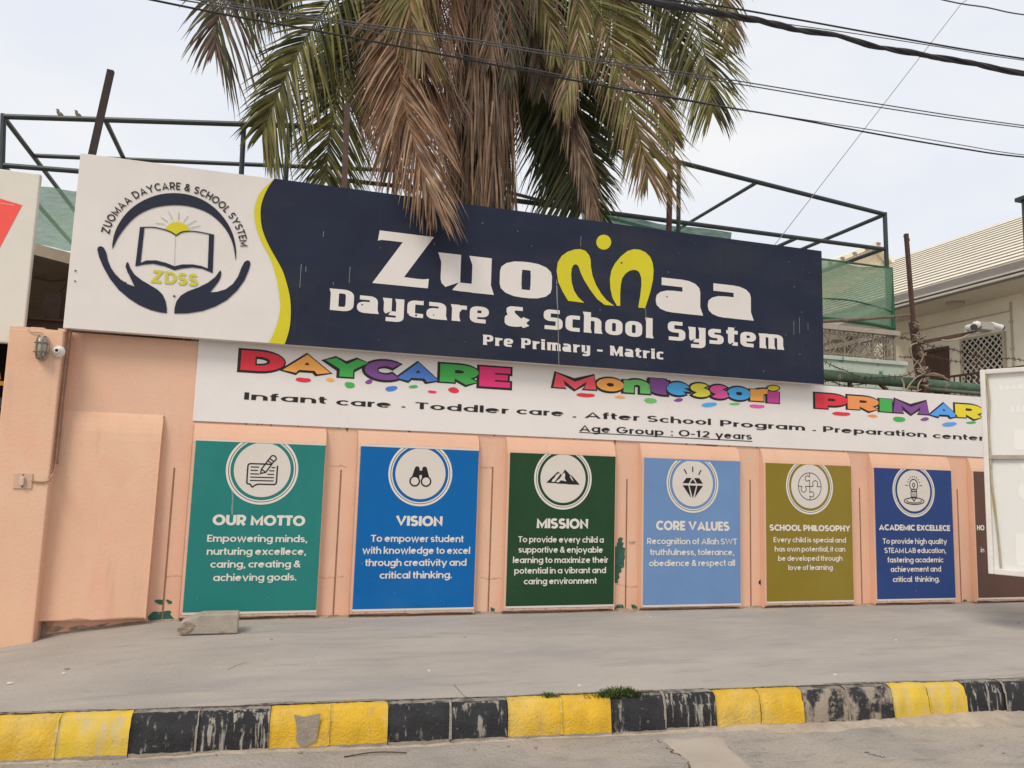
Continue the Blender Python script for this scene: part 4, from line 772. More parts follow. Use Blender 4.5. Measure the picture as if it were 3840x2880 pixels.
def tuft(px,py,n,h,wd,lab):
    c=atz(px,py,KZ); m=MB(); rr=random.Random(px)
    for k in range(n):
        u=rr.gauss(0,.45); b=c+V((KD.x,KD.y,0))*u*wd+V((rr.uniform(-.01,.01),rr.uniform(-.03,.03),-.01)); L=h*rr.uniform(.45,1.1)*(1-.35*min(1,abs(u))); d=V((rr.gauss(0,.45)+u*.5,rr.gauss(0,.4),1)).normalized(); s=V((d.y,-d.x,.2)).normalized()*rr.uniform(.003,.005)
        p=[b,b+d*L*.5,b+d*L*.85+V((d.x,d.y,-.3))*L*.25,b+d*L+V((d.x*1.2,d.y*1.2,-.9))*L*.4]
        m.add([p[0]-s,p[0]+s,p[1]+s*.9,p[1]-s*.9,p[2]+s*.6,p[2]-s*.6,p[3]],[(0,1,2,3),(3,2,4,5),(5,4,6)])
    m.build('grass_tuft',Mgrass,label=lab,cat='grass tuft')
tuft(2325,2605,460,.085,.17,'big green grass tuft growing behind the black kerbstone')
tuft(2062,2610,90,.05,.06,'tiny grass sprig growing behind the yellow kerbstones')
# twig and leaves in the gutter
m=MB(); A=atz(1290,2838,.012); B=atz(1525,2822,.012); m.tube(cat3([A,(A+B)/2+V((0,.02,.008)),B],5),.004,5); m.build('twig',Mrustm,label='thin brown twig lying in the gutter below the second black kerbstone pair',cat='twig')
# ---------------------------------------------------------------- pipe cage over the roof, nets, posts, birds
cg=thing('pipe_frame',(0,2.5,3),'dark green steel pipe frame standing behind the name board','frame')
def pipe(A,B,r=.03,nm='pipe',mt=None,par=None):
    m=MB(); m.tube([A,B],r,10); return m.build(nm,mt or Mmetal,par or cg,smooth=False)
A=at(12,437,2.6); T1=at(1300,478,1.9); pipe(A,T1,.034,'top_rail')
L=1.25; A2=A+V((0,L,0)); pipe(A,A+V((0,6,0)),.032,'depth_rail'); B2=at(1600,644,2.9); pipe(A2,B2,.03,'top_rail')
lf=at(12,620,2.6); pipe(lf,at(420,652,2.6),.032,'lower_rail'); pipe(A+V((0,0,.03)),at(2,800,2.6),.034,'post'); pipe(lf,lf+V((0,6,0)),.03,'depth_rail')
tt=at(396,452,2.42); pipe(tt,tt+V((0,1.4,0)),.03,'depth_rail')
for p,q,Y in (((915,465),(905,655),2.2),((1085,470),(1070,690),2.05)): pipe(at(*p,Y),at(*q,Y),.032,'post')
pipe(at(1220,668,2.2),at(1620,712,2.2),.03,'lower_rail')
RL=at(1985,466,1.6); RB=at(3318,804,2.3); pipe(RL,RB,.036,'top_rail')
RL2=at(1900,748,1.6); RB2=at(3312,934,2.3); pipe(RL2,RB2,.034,'lower_rail'); pipe(RB+V((0,0,.03)),at(3334,1232,2.3),.036,'post')
Dr=V((0,1,0))
for A in (RB,RB2): pipe(A,A+Dr*3.2,.034,'depth_rail')
def onrail(P0,P1,px):
    lo,hi=0,1
    for _ in range(40):
        t=(lo+hi)/2; q=P0+(P1-P0)*t-V((0,CAMY,CAMZ)); X=1920+FPX*q.dot(rx)/q.dot(fw)
        if X<px: lo=t
        else: hi=t
    return P0+(P1-P0)*t
for px in (2840,2316): q=onrail(RL,RB,px); pipe(q,q+Dr*2.6,.03,'depth_rail')
q=onrail(RL2,RB2,2990); pipe(q,q+Dr*2.4,.03,'depth_rail')
q=onrail(RL,RB,2545); q2=onrail(RL2,RB2,2544); pipe(q,q2+V((0,0,-.4)),.032,'post')
q=onrail(RL,RB,2316)
pipe(RL+V((0,2.4,0)),RB+V((0,3.0,0)),.03,'back_rail')
m=MB(); q=at(2513,613,.9); q2=at(2500,900,.9); m.bar(q,V((q2.x,q2.y,2.6)),.055,.055); m.build('steel_post',Mrustm,label='brown square steel post rising behind the board right of the palm',cat='post')
m=MB(); q=at(416,265,.35); q2=at(345,580,.35); m.bar(q,q2+(q2-q)*.5,.062,.05); m.build('steel_post',mat('dark_brown_steel',(.035,.024,.02),.7,.25,12),label='tall leaning dark brown steel post sticking up behind the logo end of the board',cat='post')
m=MB(); q=at(1303,390,.5); q2=at(1290,720,.5); m.bar(q,q2+(q2-q)*.4,.06,.05); m.build('steel_post',mat('mauve_brown_steel',(.11,.07,.06),.8,.2,10),label='short mauve brown steel post standing among the green fronds left of the trunk',cat='post')
def netmat(name,rgb,alpha):
    m=bpy.data.materials.new(name); m.use_nodes=True; t=m.node_tree; n=t.nodes; b=n['Principled BSDF']; lk=t.links.new
    b.inputs['Base Color'].default_value=(*rgb,1); b.inputs['Roughness'].default_value=.9; b.inputs['Specular IOR Level'].default_value=.1
    tr=n.new('ShaderNodeBsdfTranslucent'); tr.inputs[0].default_value=(*rgb,1); mx=n.new('ShaderNodeMixShader'); mx.inputs[0].default_value=.4; lk(b.outputs[0],mx.inputs[1]); lk(tr.outputs[0],mx.inputs[2])
    tp=n.new('ShaderNodeBsdfTransparent'); m2=n.new('ShaderNodeMixShader')
    g=n.new('ShaderNodeNewGeometry'); mp=n.new('ShaderNodeMapping'); mp.inputs['Scale'].default_value=(2,2,14); nz=n.new('ShaderNodeTexNoise'); nz.inputs['Scale'].default_value=3; lk(g.outputs['Position'],mp.inputs[0]); lk(mp.outputs[0],nz.inputs['Vector'])
    mr=n.new('ShaderNodeMapRange'); mr.inputs[1].default_value=.3; mr.inputs[2].default_value=.7; mr.inputs[3].default_value=alpha-.07; mr.inputs[4].default_value=alpha+.07; lk(nz.outputs[0],mr.inputs[0])
    lk(mr.outputs[0],m2.inputs[0]); lk(tp.outputs[0],m2.inputs[1]); lk(mx.outputs[0],m2.inputs[2]); lk(m2.outputs[0],n['Material Output'].inputs[0]); return m
Mnet=netmat('green_shade_net',(.19,.31,.21),.81); Mnet2=netmat('green_shade_net_doubled',(.07,.19,.12),.88)
def net(pts,nm,lab,mt,nx=10,nz_=6,sag=.03,seed=0):
    a,b,c,d=pts; rr=random.Random(seed); m=MB()
    for j in range(nz_+1):
        for i in range(nx+1):
            u,v=i/nx,j/nz_; p=(a*(1-u)+b*u)*(1-v)+(d*(1-u)+c*u)*v; m.v.append(p+V((0,sag*math.sin(u*9+v*3+seed),-sag*math.sin(u*math.pi)*(.6+.4*math.sin(u*14)))))
    for j in range(nz_):
        for i in range(nx): k=j*(nx+1)+i; m.f.append([k,k+1,k+nx+2,k+nx+1]); m.m.append(0)
    o=m.build(nm,mt,smooth=True,label=lab,cat='shade net'); return o
o=net([at(60,690,3.0),at(420,722,2.6),at(420,960,2.6),at(60,900,3.0)],'shade_net','pale green shade net between the two sign boards on the left',Mnet,seed=1)
o=net([at(3040,968,1.95),at(3344,1008,2.2),at(3354,1232,2.2),at(3040,1190,1.95)],'shade_net','green shade net on the frame corner right of the name board',Mnet,seed=2)
m=MB(); m.tube([at(3340,1003,2.2),at(3352,1235,2.2)],.03,8); m.tube([at(3040,966,1.95),at(3344,1006,2.2)],.018,8); m.tube(cat3([at(3040,1118,1.95),at(3200,1128,2.05),at(3350,1170,2.2)],5),.012,6); m.tube(cat3([at(3040,1190,1.95),at(3200,1205,2.05),at(3354,1232,2.2)],5),.03,8); m.build('net_hem',Mnet2,o)
o=net([at(2180,784,2.0),at(2742,873,2.2),at(2740,960,2.2),at(2180,900,2.0)],'shade_net','strip of green shade net peeping over the board top right of the palm',Mnet2,seed=3)
Mbird=mat('bird_feathers',(.17,.14,.115),.8,.25,40)
def bird(px,py,Y,s,lab,tilt):
    b=thing('bird',at(px,py,Y),lab,'bird'); p=WL[b.name]; m=MB()
    pts=[V((s*.75,0,-.02*s)),V((s*.35,0,.14*s)),V((.02,0,.36*s)),V((-s*.12,0,.62*s)),V((-s*.16,0,.86*s)),V((-s*.30,0,.93*s)),V((-s*.40,0,.90*s))]
    m.tube([p+q for q in cat3(pts,3)],[.05*s,.07*s,.11*s,.17*s,.21*s,.235*s,.24*s,.235*s,.21*s,.18*s,.155*s,.14*s,.14*s,.13*s,.11*s,.08*s,.04*s,.025*s,.01*s],10)
    m.build('bird_body',Mbird,b,smooth=True)
    m=MB()
    for dy in (-.05,.05): m.tube([p+V((0,dy*s,.22*s)),p+V((-.02*s,dy*s,-.02*s))],.018*s,5)
    m.build('leg',Mrustm,b)
bird(221,443,2.49,.115,'small grey brown bird perched on the pipe, left of the two',0); bird(290,446,2.47,.11,'small grey brown bird perched on the pipe, right of the two',0)
# ---------------------------------------------------------------- palm tree
pt=at(1792,780,.9); palm=thing('palm_tree',(pt.x,.9,0),'tall palm behind the board with drooping green and dead brown fronds','palm tree')
PXc=pt.x; PYc=.9; CROWN=at(1790,-420,.9)
LG=[leafmat('frond_green',(.038,.043,.014),(.078,.080,.023),(.165,.15,.048),.35),leafmat('frond_dark',(.026,.033,.014),(.048,.055,.02),(.10,.098,.033),.28),
    leafmat('frond_yellow_green',(.11,.11,.025),(.19,.18,.045),(.27,.23,.08)),leafmat('frond_brown',(.12,.055,.026),(.21,.105,.052),(.33,.19,.105),.2),
    leafmat('frond_tan',(.17,.10,.055),(.27,.17,.10),(.36,.25,.16),.15),leafmat('frond_grey_brown',(.08,.05,.033),(.14,.095,.065),(.2,.145,.1),.12)]
LG.append(leafmat('skirt_strand',(.14,.08,.043),(.24,.145,.083),(.36,.24,.145),.12))
Mrach=[mat('rachis_green',(.09,.09,.03),.6,.2,8),mat('rachis_brown',(.19,.10,.05),.7,.2,8)]
DK=1.0
def leaf(m,b,d,L,wd,droop,N,rr,mi=0,seg=5):
    st=L/seg; p=V(b); d=V(d).normalized(); c=[p.copy()]; ds=[d.copy()]
    for k in range(seg):
        d=(d+V((0,0,-1))*droop*DK*(.4+.25*k)+V((rr.gauss(0,.03),rr.gauss(0,.03),0))).normalized(); p=p+d*st; c.append(p.copy()); ds.append(d.copy())
    prof=[.55,1,.95,.75,.45,.06] if seg==5 else [.6,1,.7,.06]; vs=[]
    for q,dd,wk in zip(c,ds,prof):
        s=dd.cross(N); s=s.normalized() if s.length>1e-4 else V((1,0,0)); vs+=[q-s*wd*wk/2,q+s*wd*wk/2]
    m.add(vs,[(2*k,2*k+1,2*k+3,2*k+2) for k in range(seg)],mi)
def frond(pts,n,L,mi,a0=62,a1=22,droop=.16,wd=.028,t0=.12,seed=0,tipmi=None,lr=(1,1),depth=.13,label=None,skipp=.04,rr0=.016):
    rr=random.Random(seed*17+5); P3=[at(*p) if not isinstance(p,V) else p for p in pts]; c=cat3(P3,8); m=MB(); N=len(c)
    m.tube(c,[rr0*(1-.8*i/(N-1))+.002 for i in range(N)],6,1)
    for k in range(n):
        t=t0+(1-t0)*(k+.5)/n; f=t*(N-1); i=min(int(f),N-2); p=c[i]+(c[i+1]-c[i])*(f-i); T=(c[min(i+2,N-1)]-c[max(i-1,0)]).normalized()
        view=(p-V((0,CAMY,CAMZ))).normalized(); S=T.cross(view); S=S.normalized() if S.length>1e-3 else V((1,0,0))
        u=(t-t0)/(1-t0); ang=R(a0+(a1-a0)*u); Lk=L*(.55+.6*math.sin(math.pi*min(1,.18+u*.75)))*(1 if u<.85 else 1-.45*(u-.85)/.15)
        for sd_ in (-1,1):
            if rr.random()<skipp: continue
            a=ang+R(rr.gauss(0,3)); d=T*math.cos(a)+S*sd_*math.sin(a)+view*rr.gauss(-.05,depth)
            NN=(view+V((rr.gauss(0,.34),rr.gauss(0,.34),rr.gauss(0,.34)))).normalized()
            q=0
            if tipmi is not None and rr.random()<.12+.6*u: q=2
            leaf(m,p,d,Lk*lr[0 if sd_<0 else 1]*rr.uniform(.82,1.1),wd*rr.uniform(.75,1.2),droop*rr.uniform(.6,1.4),NN,rr,q)
    return m.build('frond',[LG[mi],Mrach[1 if mi>=3 else 0],LG[tipmi if tipmi is not None else mi]],palm,label=label)
m=MB(); m.tube([V((PXc,PYc,-.1)),V((PXc+.02,PYc,2)),V((PXc,PYc,3.6)),V((PXc-.02,PYc,CROWN.z-.4)),V((PXc,PYc,CROWN.z+.2))],[.30,.27,.24,.25,.15],16); m.build('trunk',mat('palm_trunk',(.07,.045,.03),.95,.35,9,.8,40,None,stretch=(1,1,3)),palm)
m=MB(); rr=random.Random(21)
for k in range(2000):
    a=rr.uniform(0,2*math.pi); rad=rr.uniform(.26,.405); z0=rr.uniform(2.7,CROWN.z-.1); 
    b=V((PXc+rad*math.cos(a),PYc+rad*math.sin(a),z0)); L=rr.uniform(.7,2.0); tw=rr.gauss(0,.07)
    d=V((math.cos(a)*.06-math.sin(a)*tw,math.sin(a)*.06+math.cos(a)*tw,-1)); q=rr.random()
    leaf(m,b,d,L,rr.uniform(.012,.034),.10,V((math.cos(a)+rr.gauss(0,.5),math.sin(a)+rr.gauss(0,.5),rr.gauss(0,.2))).normalized(),rr,0 if q<.55 else (1 if q<.85 else 2),3)
m.build('dead_skirt',[LG[6],LG[5],LG[4]],palm)
Cx=(1790,-420,.9)
# back fronds first, then nearer ones
frond([Cx,(1500,-560,1.6),(1080,-420,1.6),(880,-160,1.4),(822,40,1.3),(806,170,1.3)],62,.95,0,60,16,.12,.028,.35,1,5,(.75,1.25),.15)
frond([Cx,(1380,-480,1.5),(1080,-330,1.6),(960,-160,1.6),(930,-20,1.6)],60,.80,0,58,22,.18,.03,.35,2,5,(1,1.2))
frond([Cx,(1420,-420,1.5),(1150,-260,1.7),(1040,-120,1.8),(1010,20,1.8)],44,.75,1,60,25,.2,.03,.4,22)
frond([Cx,(1560,-330,.9),(1330,-110,.7),(1180,90,.6),(1090,250,.55),(1020,400,.5),(985,500,.5)],124,.78,0,58,24,.12,.028,.15,3,2,(.75,1.25),.14,None,.03)
frond([Cx,(1590,-280,1.3),(1400,-40,1.4),(1290,140,1.4),(1200,300,1.4)],100,.85,1,50,25,.10,.034,.1,4,None,(.7,1.25),.2)
frond([Cx,(1620,-250,1.1),(1430,20,1.2),(1310,220,1.25),(1255,390,1.25),(1232,540,1.25),(1222,680,1.25)],120,.80,0,56,34,.09,.026,.18,5,2,(.95,1.25),.15)
frond([Cx,(1640,-220,1.4),(1500,20,1.5),(1430,220,1.5),(1400,400,1.5)],90,.75,1,50,25,.10,.034,.1,6)
frond([Cx,(1660,-160,1.0),(1480,30,.9),(1400,160,.9),(1370,300,.9)],70,.62,1,50,24,.14,.03,.1,23,5)
frond([Cx,(2000,-320,1.4),(2200,-100,1.6),(2330,80,1.7),(2400,260,1.7)],96,.75,1,56,24,.14,.032,.12,7)
frond([Cx,(2060,-420,1.3),(2330,-200,1.4),(2470,-20,1.4),(2540,160,1.4),(2560,300,1.4)],90,.70,1,56,24,.16,.03,.2,24,0)
frond([Cx,(2150,-560,1.2),(2430,-330,1.2),(2570,-60,1.1),(2630,150,1.05),(2660,300,1.0),(2672,420,1.0)],110,.82,0,58,24,.13,.025,.25,8,2,(1.15,1.05),.15)
frond([Cx,(2200,-600,1.6),(2560,-380,1.6),(2690,-120,1.5),(2725,40,1.5),(2740,160,1.5)],70,.62,0,55,22,.2,.026,.3,9,4)
frond([Cx,(1960,-220,1.1),(2040,100,1.2),(2090,320,1.2),(2140,520,1.2),(2165,690,1.2),(2180,790,1.2)],150,.95,1,50,34,.08,.032,.10,10,None,(1.2,1.0),.12)
frond([Cx,(1950,-250,1.3),(2010,60,1.4),(2060,330,1.45),(2110,560,1.45),(2130,720,1.45)],160,.92,1,56,40,.06,.038,.10,30,None,(.8,1.1),.15)
frond([Cx,(1940,-250,1.5),(1985,100,1.6),(2010,330,1.6),(2040,520,1.6)],110,.7,1,50,40,.06,.04,.10,31)
frond([Cx,(2000,-260,1.5),(2130,20,1.6),(2230,250,1.7),(2290,420,1.7),(2320,520,1.7)],100,.72,1,50,22,.13,.030,.12,11)
frond([Cx,(2040,-260,.6),(2150,-60,.5),(2170,120,.5),(2140,280,.5),(2110,400,.5)],90,.55,2,34,13,.20,.024,.2,12,4)
frond([Cx,(2080,-280,.6),(2230,0,.45),(2300,200,.4),(2365,400,.35),(2410,560,.35),(2430,660,.35)],130,.83,2,48,20,.09,.023,.18,13,4,(.8,1.2),.15)
frond([Cx,(2110,-300,.8),(2290,-20,.75),(2400,200,.75),(2480,380,.75),(2530,520,.75)],100,.62,5,46,18,.13,.022,.2,14,2,(1,.85))
frond([Cx,(2060,-260,1.0),(2090,60,.75),(2110,320,.7),(2160,520,.7),(2205,700,.7),(2235,850,.7)],100,.52,5,28,10,.16,.020,.35,15,4)
frond([Cx,(1640,-300,.4),(1530,-60,.3),(1500,150,.25),(1505,300,.2),(1530,440,-.02),(1570,600,-.2),(1625,770,-.36)],190,.86,3,42,13,.10,.022,.15,16,4,(1.0,1.25),.15,'dead brown frond hanging over the top edge of the board')
frond([Cx,(1660,-280,.5),(1560,-60,.42),(1500,150,.40),(1470,350,.38),(1470,560,.36),(1490,640,.36)],130,.70,4,44,16,.12,.020,.2,17,3,(1.0,1.0),.15)
frond([Cx,(1700,-280,.4),(1640,0,.36),(1600,200,.34),(1615,380,.32),(1660,540,.30)],110,.66,3,36,12,.10,.020,.15,25,4,(.8,1.2),.15)
frond([Cx,(1660,-320,.2),(1560,-130,.1),(1535,0,.08),(1555,110,.06),(1590,220,.05)],110,.62,2,40,14,.10,.028,.15,18,3,(1,1.2),.15)
frond([Cx,(1750,-200,.4),(1690,40,.38),(1660,240,.36),(1680,330,.35),(1690,420,.35)],80,.55,3,36,14,.12,.018,.1,19,5)
frond([Cx,(1820,-200,.4),(1850,40,.40),(1845,130,.40),(1840,220,.42)],70,.5,5,34,14,.12,.018,.1,20,3)
frond([Cx,(1840,-260,.3),(1900,-60,.32),(1915,120,.35),(1900,300,.4)],90,.55,5,38,14,.14,.018,.1,26,1)
frond([Cx,(1880,-200,.7),(1960,0,.8),(2010,160,.85),(2030,330,.85)],96,.62,1,45,20,.14,.028,.1,21,5)
frond([Cx,(1900,-240,.5),(2000,-60,.45),(2060,80,.45),(2080,200,.45)],70,.5,5,40,16,.2,.022,.1,27,2)
frond([Cx,(1720,-260,.3),(1640,-80,.3),(1440,40,.35),(1400,160,.35)],70,.5,4,44,20,.2,.020,.3,28,1)
for k,(dx,dy,hz,mi) in enumerate([(-1,-.5,2.2,0),(-.6,-1,2.0,0),(.2,-1.1,2.3,1),(.9,-.7,2.1,0),(1.1,.3,2.0,0),(.4,1,2.2,1),(-.5,1,2.1,0),(-1,.4,2.0,1),(0,0.2,3.0,0),(.3,-.3,2.9,0)]):
    q=[CROWN,CROWN+V((dx*.6,dy*.6,hz*.75)),CROWN+V((dx*1.5,dy*1.5,hz)),CROWN+V((dx*2.4,dy*2.4,hz*.8)),CROWN+V((dx*3.0,dy*3.0,hz*.3))]
    frond(q,40,.62,mi,62,22,.16,.032,.15,60+k)
# ---------------------------------------------------------------- neighbouring house on the right
XH=14.0
zs=atx(3560,1162,XH).z; fz=atz(3560,1105,zs); XF=fz.x
zr0=atx(3560,1049,XF).z; XR=XF+3.6; rg=atx(3840,808,XR); zrg=rg.z; yfar=atx(3343,995,XR).y; YN=1.2
ho=thing('house',(18,5,0),'cream two storey house with ribbed sheet roof seen beyond the wall on the right','house')
Mcr=mat('cream_render',(.86,.80,.66),.85,.06,1.5,.2,40,[((.66,.58,.44),2.5,.55,.8,(1,1,.4),.4)])
def roofmat():
    m=mat('ribbed_roof_sheet',(.78,.73,.60),.55,.05,2); t=m.node_tree; n=t.nodes; lk=t.links.new; b=n['Principled BSDF']; return m
m=MB(); m.box(XH,XH+9,YN,yfar+.4,-.3,zs); m.build('wall',Mcr,ho)
m=MB(); nR=16
sx_=(XR-XF)/nR; sz_=(zrg-zr0)/nR; pr=[]; rm=[]
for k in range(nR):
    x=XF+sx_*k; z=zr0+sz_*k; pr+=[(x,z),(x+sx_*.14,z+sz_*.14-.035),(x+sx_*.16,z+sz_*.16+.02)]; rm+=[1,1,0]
pr+=[(XR,zrg),(XR,zrg-.14),(XF+.01,zr0-.12)]; ya,yb=YN-.3,yfar+.6; n=len(pr)
m.v=[V((x,ya,z)) for x,z in pr]+[V((x,yb,z)) for x,z in pr]
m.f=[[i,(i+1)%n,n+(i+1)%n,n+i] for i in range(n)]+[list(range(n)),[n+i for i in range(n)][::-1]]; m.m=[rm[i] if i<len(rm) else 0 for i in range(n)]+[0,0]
o=m.build('roof',[roofmat(),mat('lap_shadow_brown',(.30,.25,.19),.9,.2,5)],ho)  # darker riser colour paints in the shadow line under each roof lap
m=MB(); m.prism([(XR,YN-.3,zrg+.02),(XR+3.6,YN-.3,zr0),(XR+3.6,YN-.3,zr0-.12),(XR,YN-.3,zrg-.10)],(0,yfar+.9-YN,0)); m.build('roof_far_slope',roofmat(),ho)
zf1=atx(3560,1080,XF).z; Mfas=mat('grey_fascia',(.24,.215,.19),.6,.1,3); Mfl=mat('pale_gutter',(.52,.48,.42),.5,.06,4)
m=MB(); ff=lambda x0,x1,z0,z1,mi:m.box(x0,x1,YN-.3,yfar+.5,z0,z1,mi); H=zr0-zs
ff(XF-.02,XF+.1,zs+H*.42,zr0-.02,0); ff(XF-.05,XF+.1,zs+H*.30,zs+H*.42,1); ff(XF+.03,XF+.1,zs+H*.2,zs+H*.30,0); ff(XF-.03,XF+.1,zs+H*.06,zs+H*.2,1); ff(XF+.03,XF+.09,zs-.01,zs+H*.06,0)
m.build('fascia',[Mfas,Mfl],ho)
m=MB(); m.box(XF+.1,XH+.3,YN-.2,yfar+.45,zs-.004,zs+.06); m.build('soffit',mat('soffit_board',(.50,.46,.40),.8,.05,3),ho)
q=atz(3582,1133,zs); m=MB(); m.lathe((q.x,q.y,zs),(0,0,-1),[(.17,0),(.175,.03),(.15,.075),(.09,.105),(.02,.115)],22); m.build('ceiling_lamp',mat('lamp_opal',(.36,.34,.30),.4,.05,8),ho,smooth=True)
def hx(px,py,d=0): return atx(px,py,XH-d)
w0,w1,wb=hx(3605.5,1276.7),hx(3771.3,1237.9),hx(3614.5,1433.5); zt_=(w0.z+w1.z)/2; yl,yr=w0.y,w1.y
wn=MB(); wn.box(XH-.06,XH+.05,yr-.0,yr+.05,wb.z-.3,zt_); wn.box(XH-.06,XH+.05,yl-.05,yl,wb.z-.3,zt_); wn.box(XH-.06,XH+.05,yr+.05,yl-.05,zt_-.05,zt_); wn.box(XH-.08,XH+.05,yr,yl,wb.z-.36,wb.z-.3)
wo=wn.build('window',mat('window_frame',(.46,.40,.31),.6,.08,6),ho)
m=MB(); m.box(XH-.012,XH-.004,yr+.05,yl-.05,wb.z-.3,zt_-.05,0); m.build('pane',mat('dark_glass',(.045,.042,.045),.12,.3,1.2,spec=.6),wo)
m=MB(); m.box(XH-.022,XH-.014,yl-.62,yl-.28,wb.z-.3,zt_-.25); m.build('curtain',mat('brown_curtain',(.15,.10,.065),.9,.3,6,stretch=(1,12,1)),wo)
m=MB(); hh_=zt_-.05-(wb.z-.3); ww=yl-yr-.1; n=7
for k in range(-n,n+1):
    for sgn in (1,-1):
        pts=[]
        y0=ww*k/n
        a0_,b0_=max(0,y0),min(ww,y0+hh_*.95)
        if b0_-a0_<.03: continue
        za=(a0_-y0)/.95; zb2=(b0_-y0)/.95
        if sgn>0: A=V((XH-.055,yr+.05+a0_,wb.z-.3+za)); B=V((XH-.055,yr+.05+b0_,wb.z-.3+zb2))
        else: A=V((XH-.048,yl-.05-a0_,wb.z-.3+za)); B=V((XH-.048,yl-.05-b0_,wb.z-.3+zb2))
        m.bar(A,B,.026,.012)
m.build('grille',mat('white_grille',(.74,.70,.62),.5,.08,8),wo)
d0,d1=hx(3457.7,1317),hx(3558.8,1297.5); zd=(d0.z+d1.z)/2; dl,dr_=d0.y,d1.y; zb3=zd-2.1
m=MB(); Mdr=mat('brown_door',(.085,.045,.033),.45,.15,5,stretch=(6,6,.6)); m.box(XH-.05,XH+.02,dr_,dr_+.07,zb3,zd); m.box(XH-.05,XH+.02,dl-.07,dl,zb3,zd); m.box(XH-.05,XH+.02,dr_+.07,dl-.07,zd-.07,zd); m.box(XH-.018,XH-.003,dr_+.07,dl-.07,zb3,zd-.07); do=m.build('door',Mdr,ho)
m=MB(); cy2=(dl+dr_)/2; cz2=zd-.86; rad=(dl-dr_)/2-.12
m.tube([(XH-.03,cy2+rad*math.cos(R(a)),cz2+rad*math.sin(R(a))) for a in range(0,181,12)],.022,6)
for a in (20,55,90,125,160): m.bar(V((XH-.03,cy2+.12*math.cos(R(a)),cz2+.12*math.sin(R(a)))),V((XH-.03,cy2+rad*math.cos(R(a)),cz2+rad*math.sin(R(a)))),.03,.03)
m.lathe((XH-.015,cy2,cz2),(-1,0,0),[(.14,0),(.13,.03)],16); m.box(XH-.035,XH-.016,dr_+.08,dl-.08,cz2-.1,cz2-.04)
for k in range(3): m.box(XH-.03,XH-.016,dr_+.12+k*(dl-dr_-.2)/3,dr_+.12+(k+.75)*(dl-dr_-.2)/3,cz2-.6,cz2-.16)
m.build('fanlight_carving',mat('door_carving',(.12,.07,.052),.4,.15,8),do)
m=MB(); v0=hx(3788,1133,.02); v1=hx(3812,1380,.02); m.tube([V((XH-.02,v0.y,v0.z)),V((XH-.02,v0.y,v1.z-1.5))],.018,8); c0=hx(3380,1242,.02); m.tube([V((XH-.02,yfar,zs-.32)),V((XH-.02,v0.y,zs-.32)),V((XH-.02,v0.y,zs-.36))],.014,6)
for k in range(4): z=v0.z-.4-.55*k; m.box(XH-.045,XH+.01,v0.y-.03,v0.y+.03,z-.02,z+.02)
m.build('conduit',mat('cream_conduit',(.50,.43,.32),.6,.08,8),ho)
m=MB(); za=hx(3600,1405,.9).z; rl0=atx(3550,1414,XH-.9); rl1=atx(3675,1390,XH-.9); zt2=(rl0.z+rl1.z)/2
m.box(XH-.93,XH-.87,YN,yfar-.2,zt2-.04,zt2); m.box(XH-.92,XH-.88,YN,yfar-.2,zt2-.9,zt2-.86)
k=YN
while k<yfar-.2: m.box(XH-.91,XH-.89,k,k+.02,zt2-.86,zt2-.04); k+=.14
m.build('balcony_rail',mat('dark_rail',(.05,.035,.03),.6,.15,8),ho)
m=MB(); m.box(XH-.98,XH-.002,YN-.1,yfar,zt2-1.05,zt2-.905); m.build('balcony_slab',Mcr,ho)
# far gable and pale annex behind the net
an=thing('annex_house',(11,10,0),'pale annex with a small gable peeping above the green net','house')
g0,g1,g2=at(3268,934,9.5),at(3030,1040,9.5),at(3322,1010,9.5)
m=MB(); m.prism([g0,V((g1.x-.8,9.5,g1.z-.3)),V((g1.x-.8,9.5,1)),V((g2.x+.3,9.5,1)),V((g2.x+.3,9.5,g2.z-.15)),],(0,3,0)); m.build('gable_wall',mat('annex_cream',(.70,.62,.47),.85,.05,2),an)
m=MB(); a=g0+V((0,-.25,.02)); b=V((g1.x-.9,9.25,g1.z-.33)); m.prism([a,b,b+V((0,0,.13)),a+V((0,0,.13))],(0,3.4,0)); c=V((g2.x+.45,9.25,g2.z-.25)); m.prism([a+V((.0,0,0)),a+V((0,0,.129)),c+V((0,0,.12)),c],(0,3.39,0)); m.build('roof',roofmat(),an)
for k in range(7):
    t=k/6; p=a+(b-a)*t*.8; m=MB(); m.box(p.x-.05,p.x+.05,9.2,9.249,p.z+.03,p.z+.09); m.build('rafter_end',Mfas,an)
# lower roof seen through the ornate rail
lr=thing('side_roof',(10,6.5,0),'sloping grey side roof glimpsed through the ornate balcony rail','roof')
a,b=at(3060,1290,5.5),at(3300,1232,5.5); m=MB(); m.prism([a,b,b+V((0,0,.42)),a+V((0,0,.22))],(0,2.5,.3)); m.build('roof_slab',mat('grey_roof_slab',(.25,.22,.19),.8,.1,3),lr)
m=MB(); m.box(a.x-2.5,13.6,6.2,6.4,0,a.z+.30); m.build('wall',mat('side_wall_cream',(.78,.72,.58),.85,.08,2),lr)
m=MB(); m.box(b.x-.55,b.x-.30,5.7,5.9,.0,a.z+.3); m.build('column',mat('side_column',(.36,.32,.26),.85,.08,4),lr)
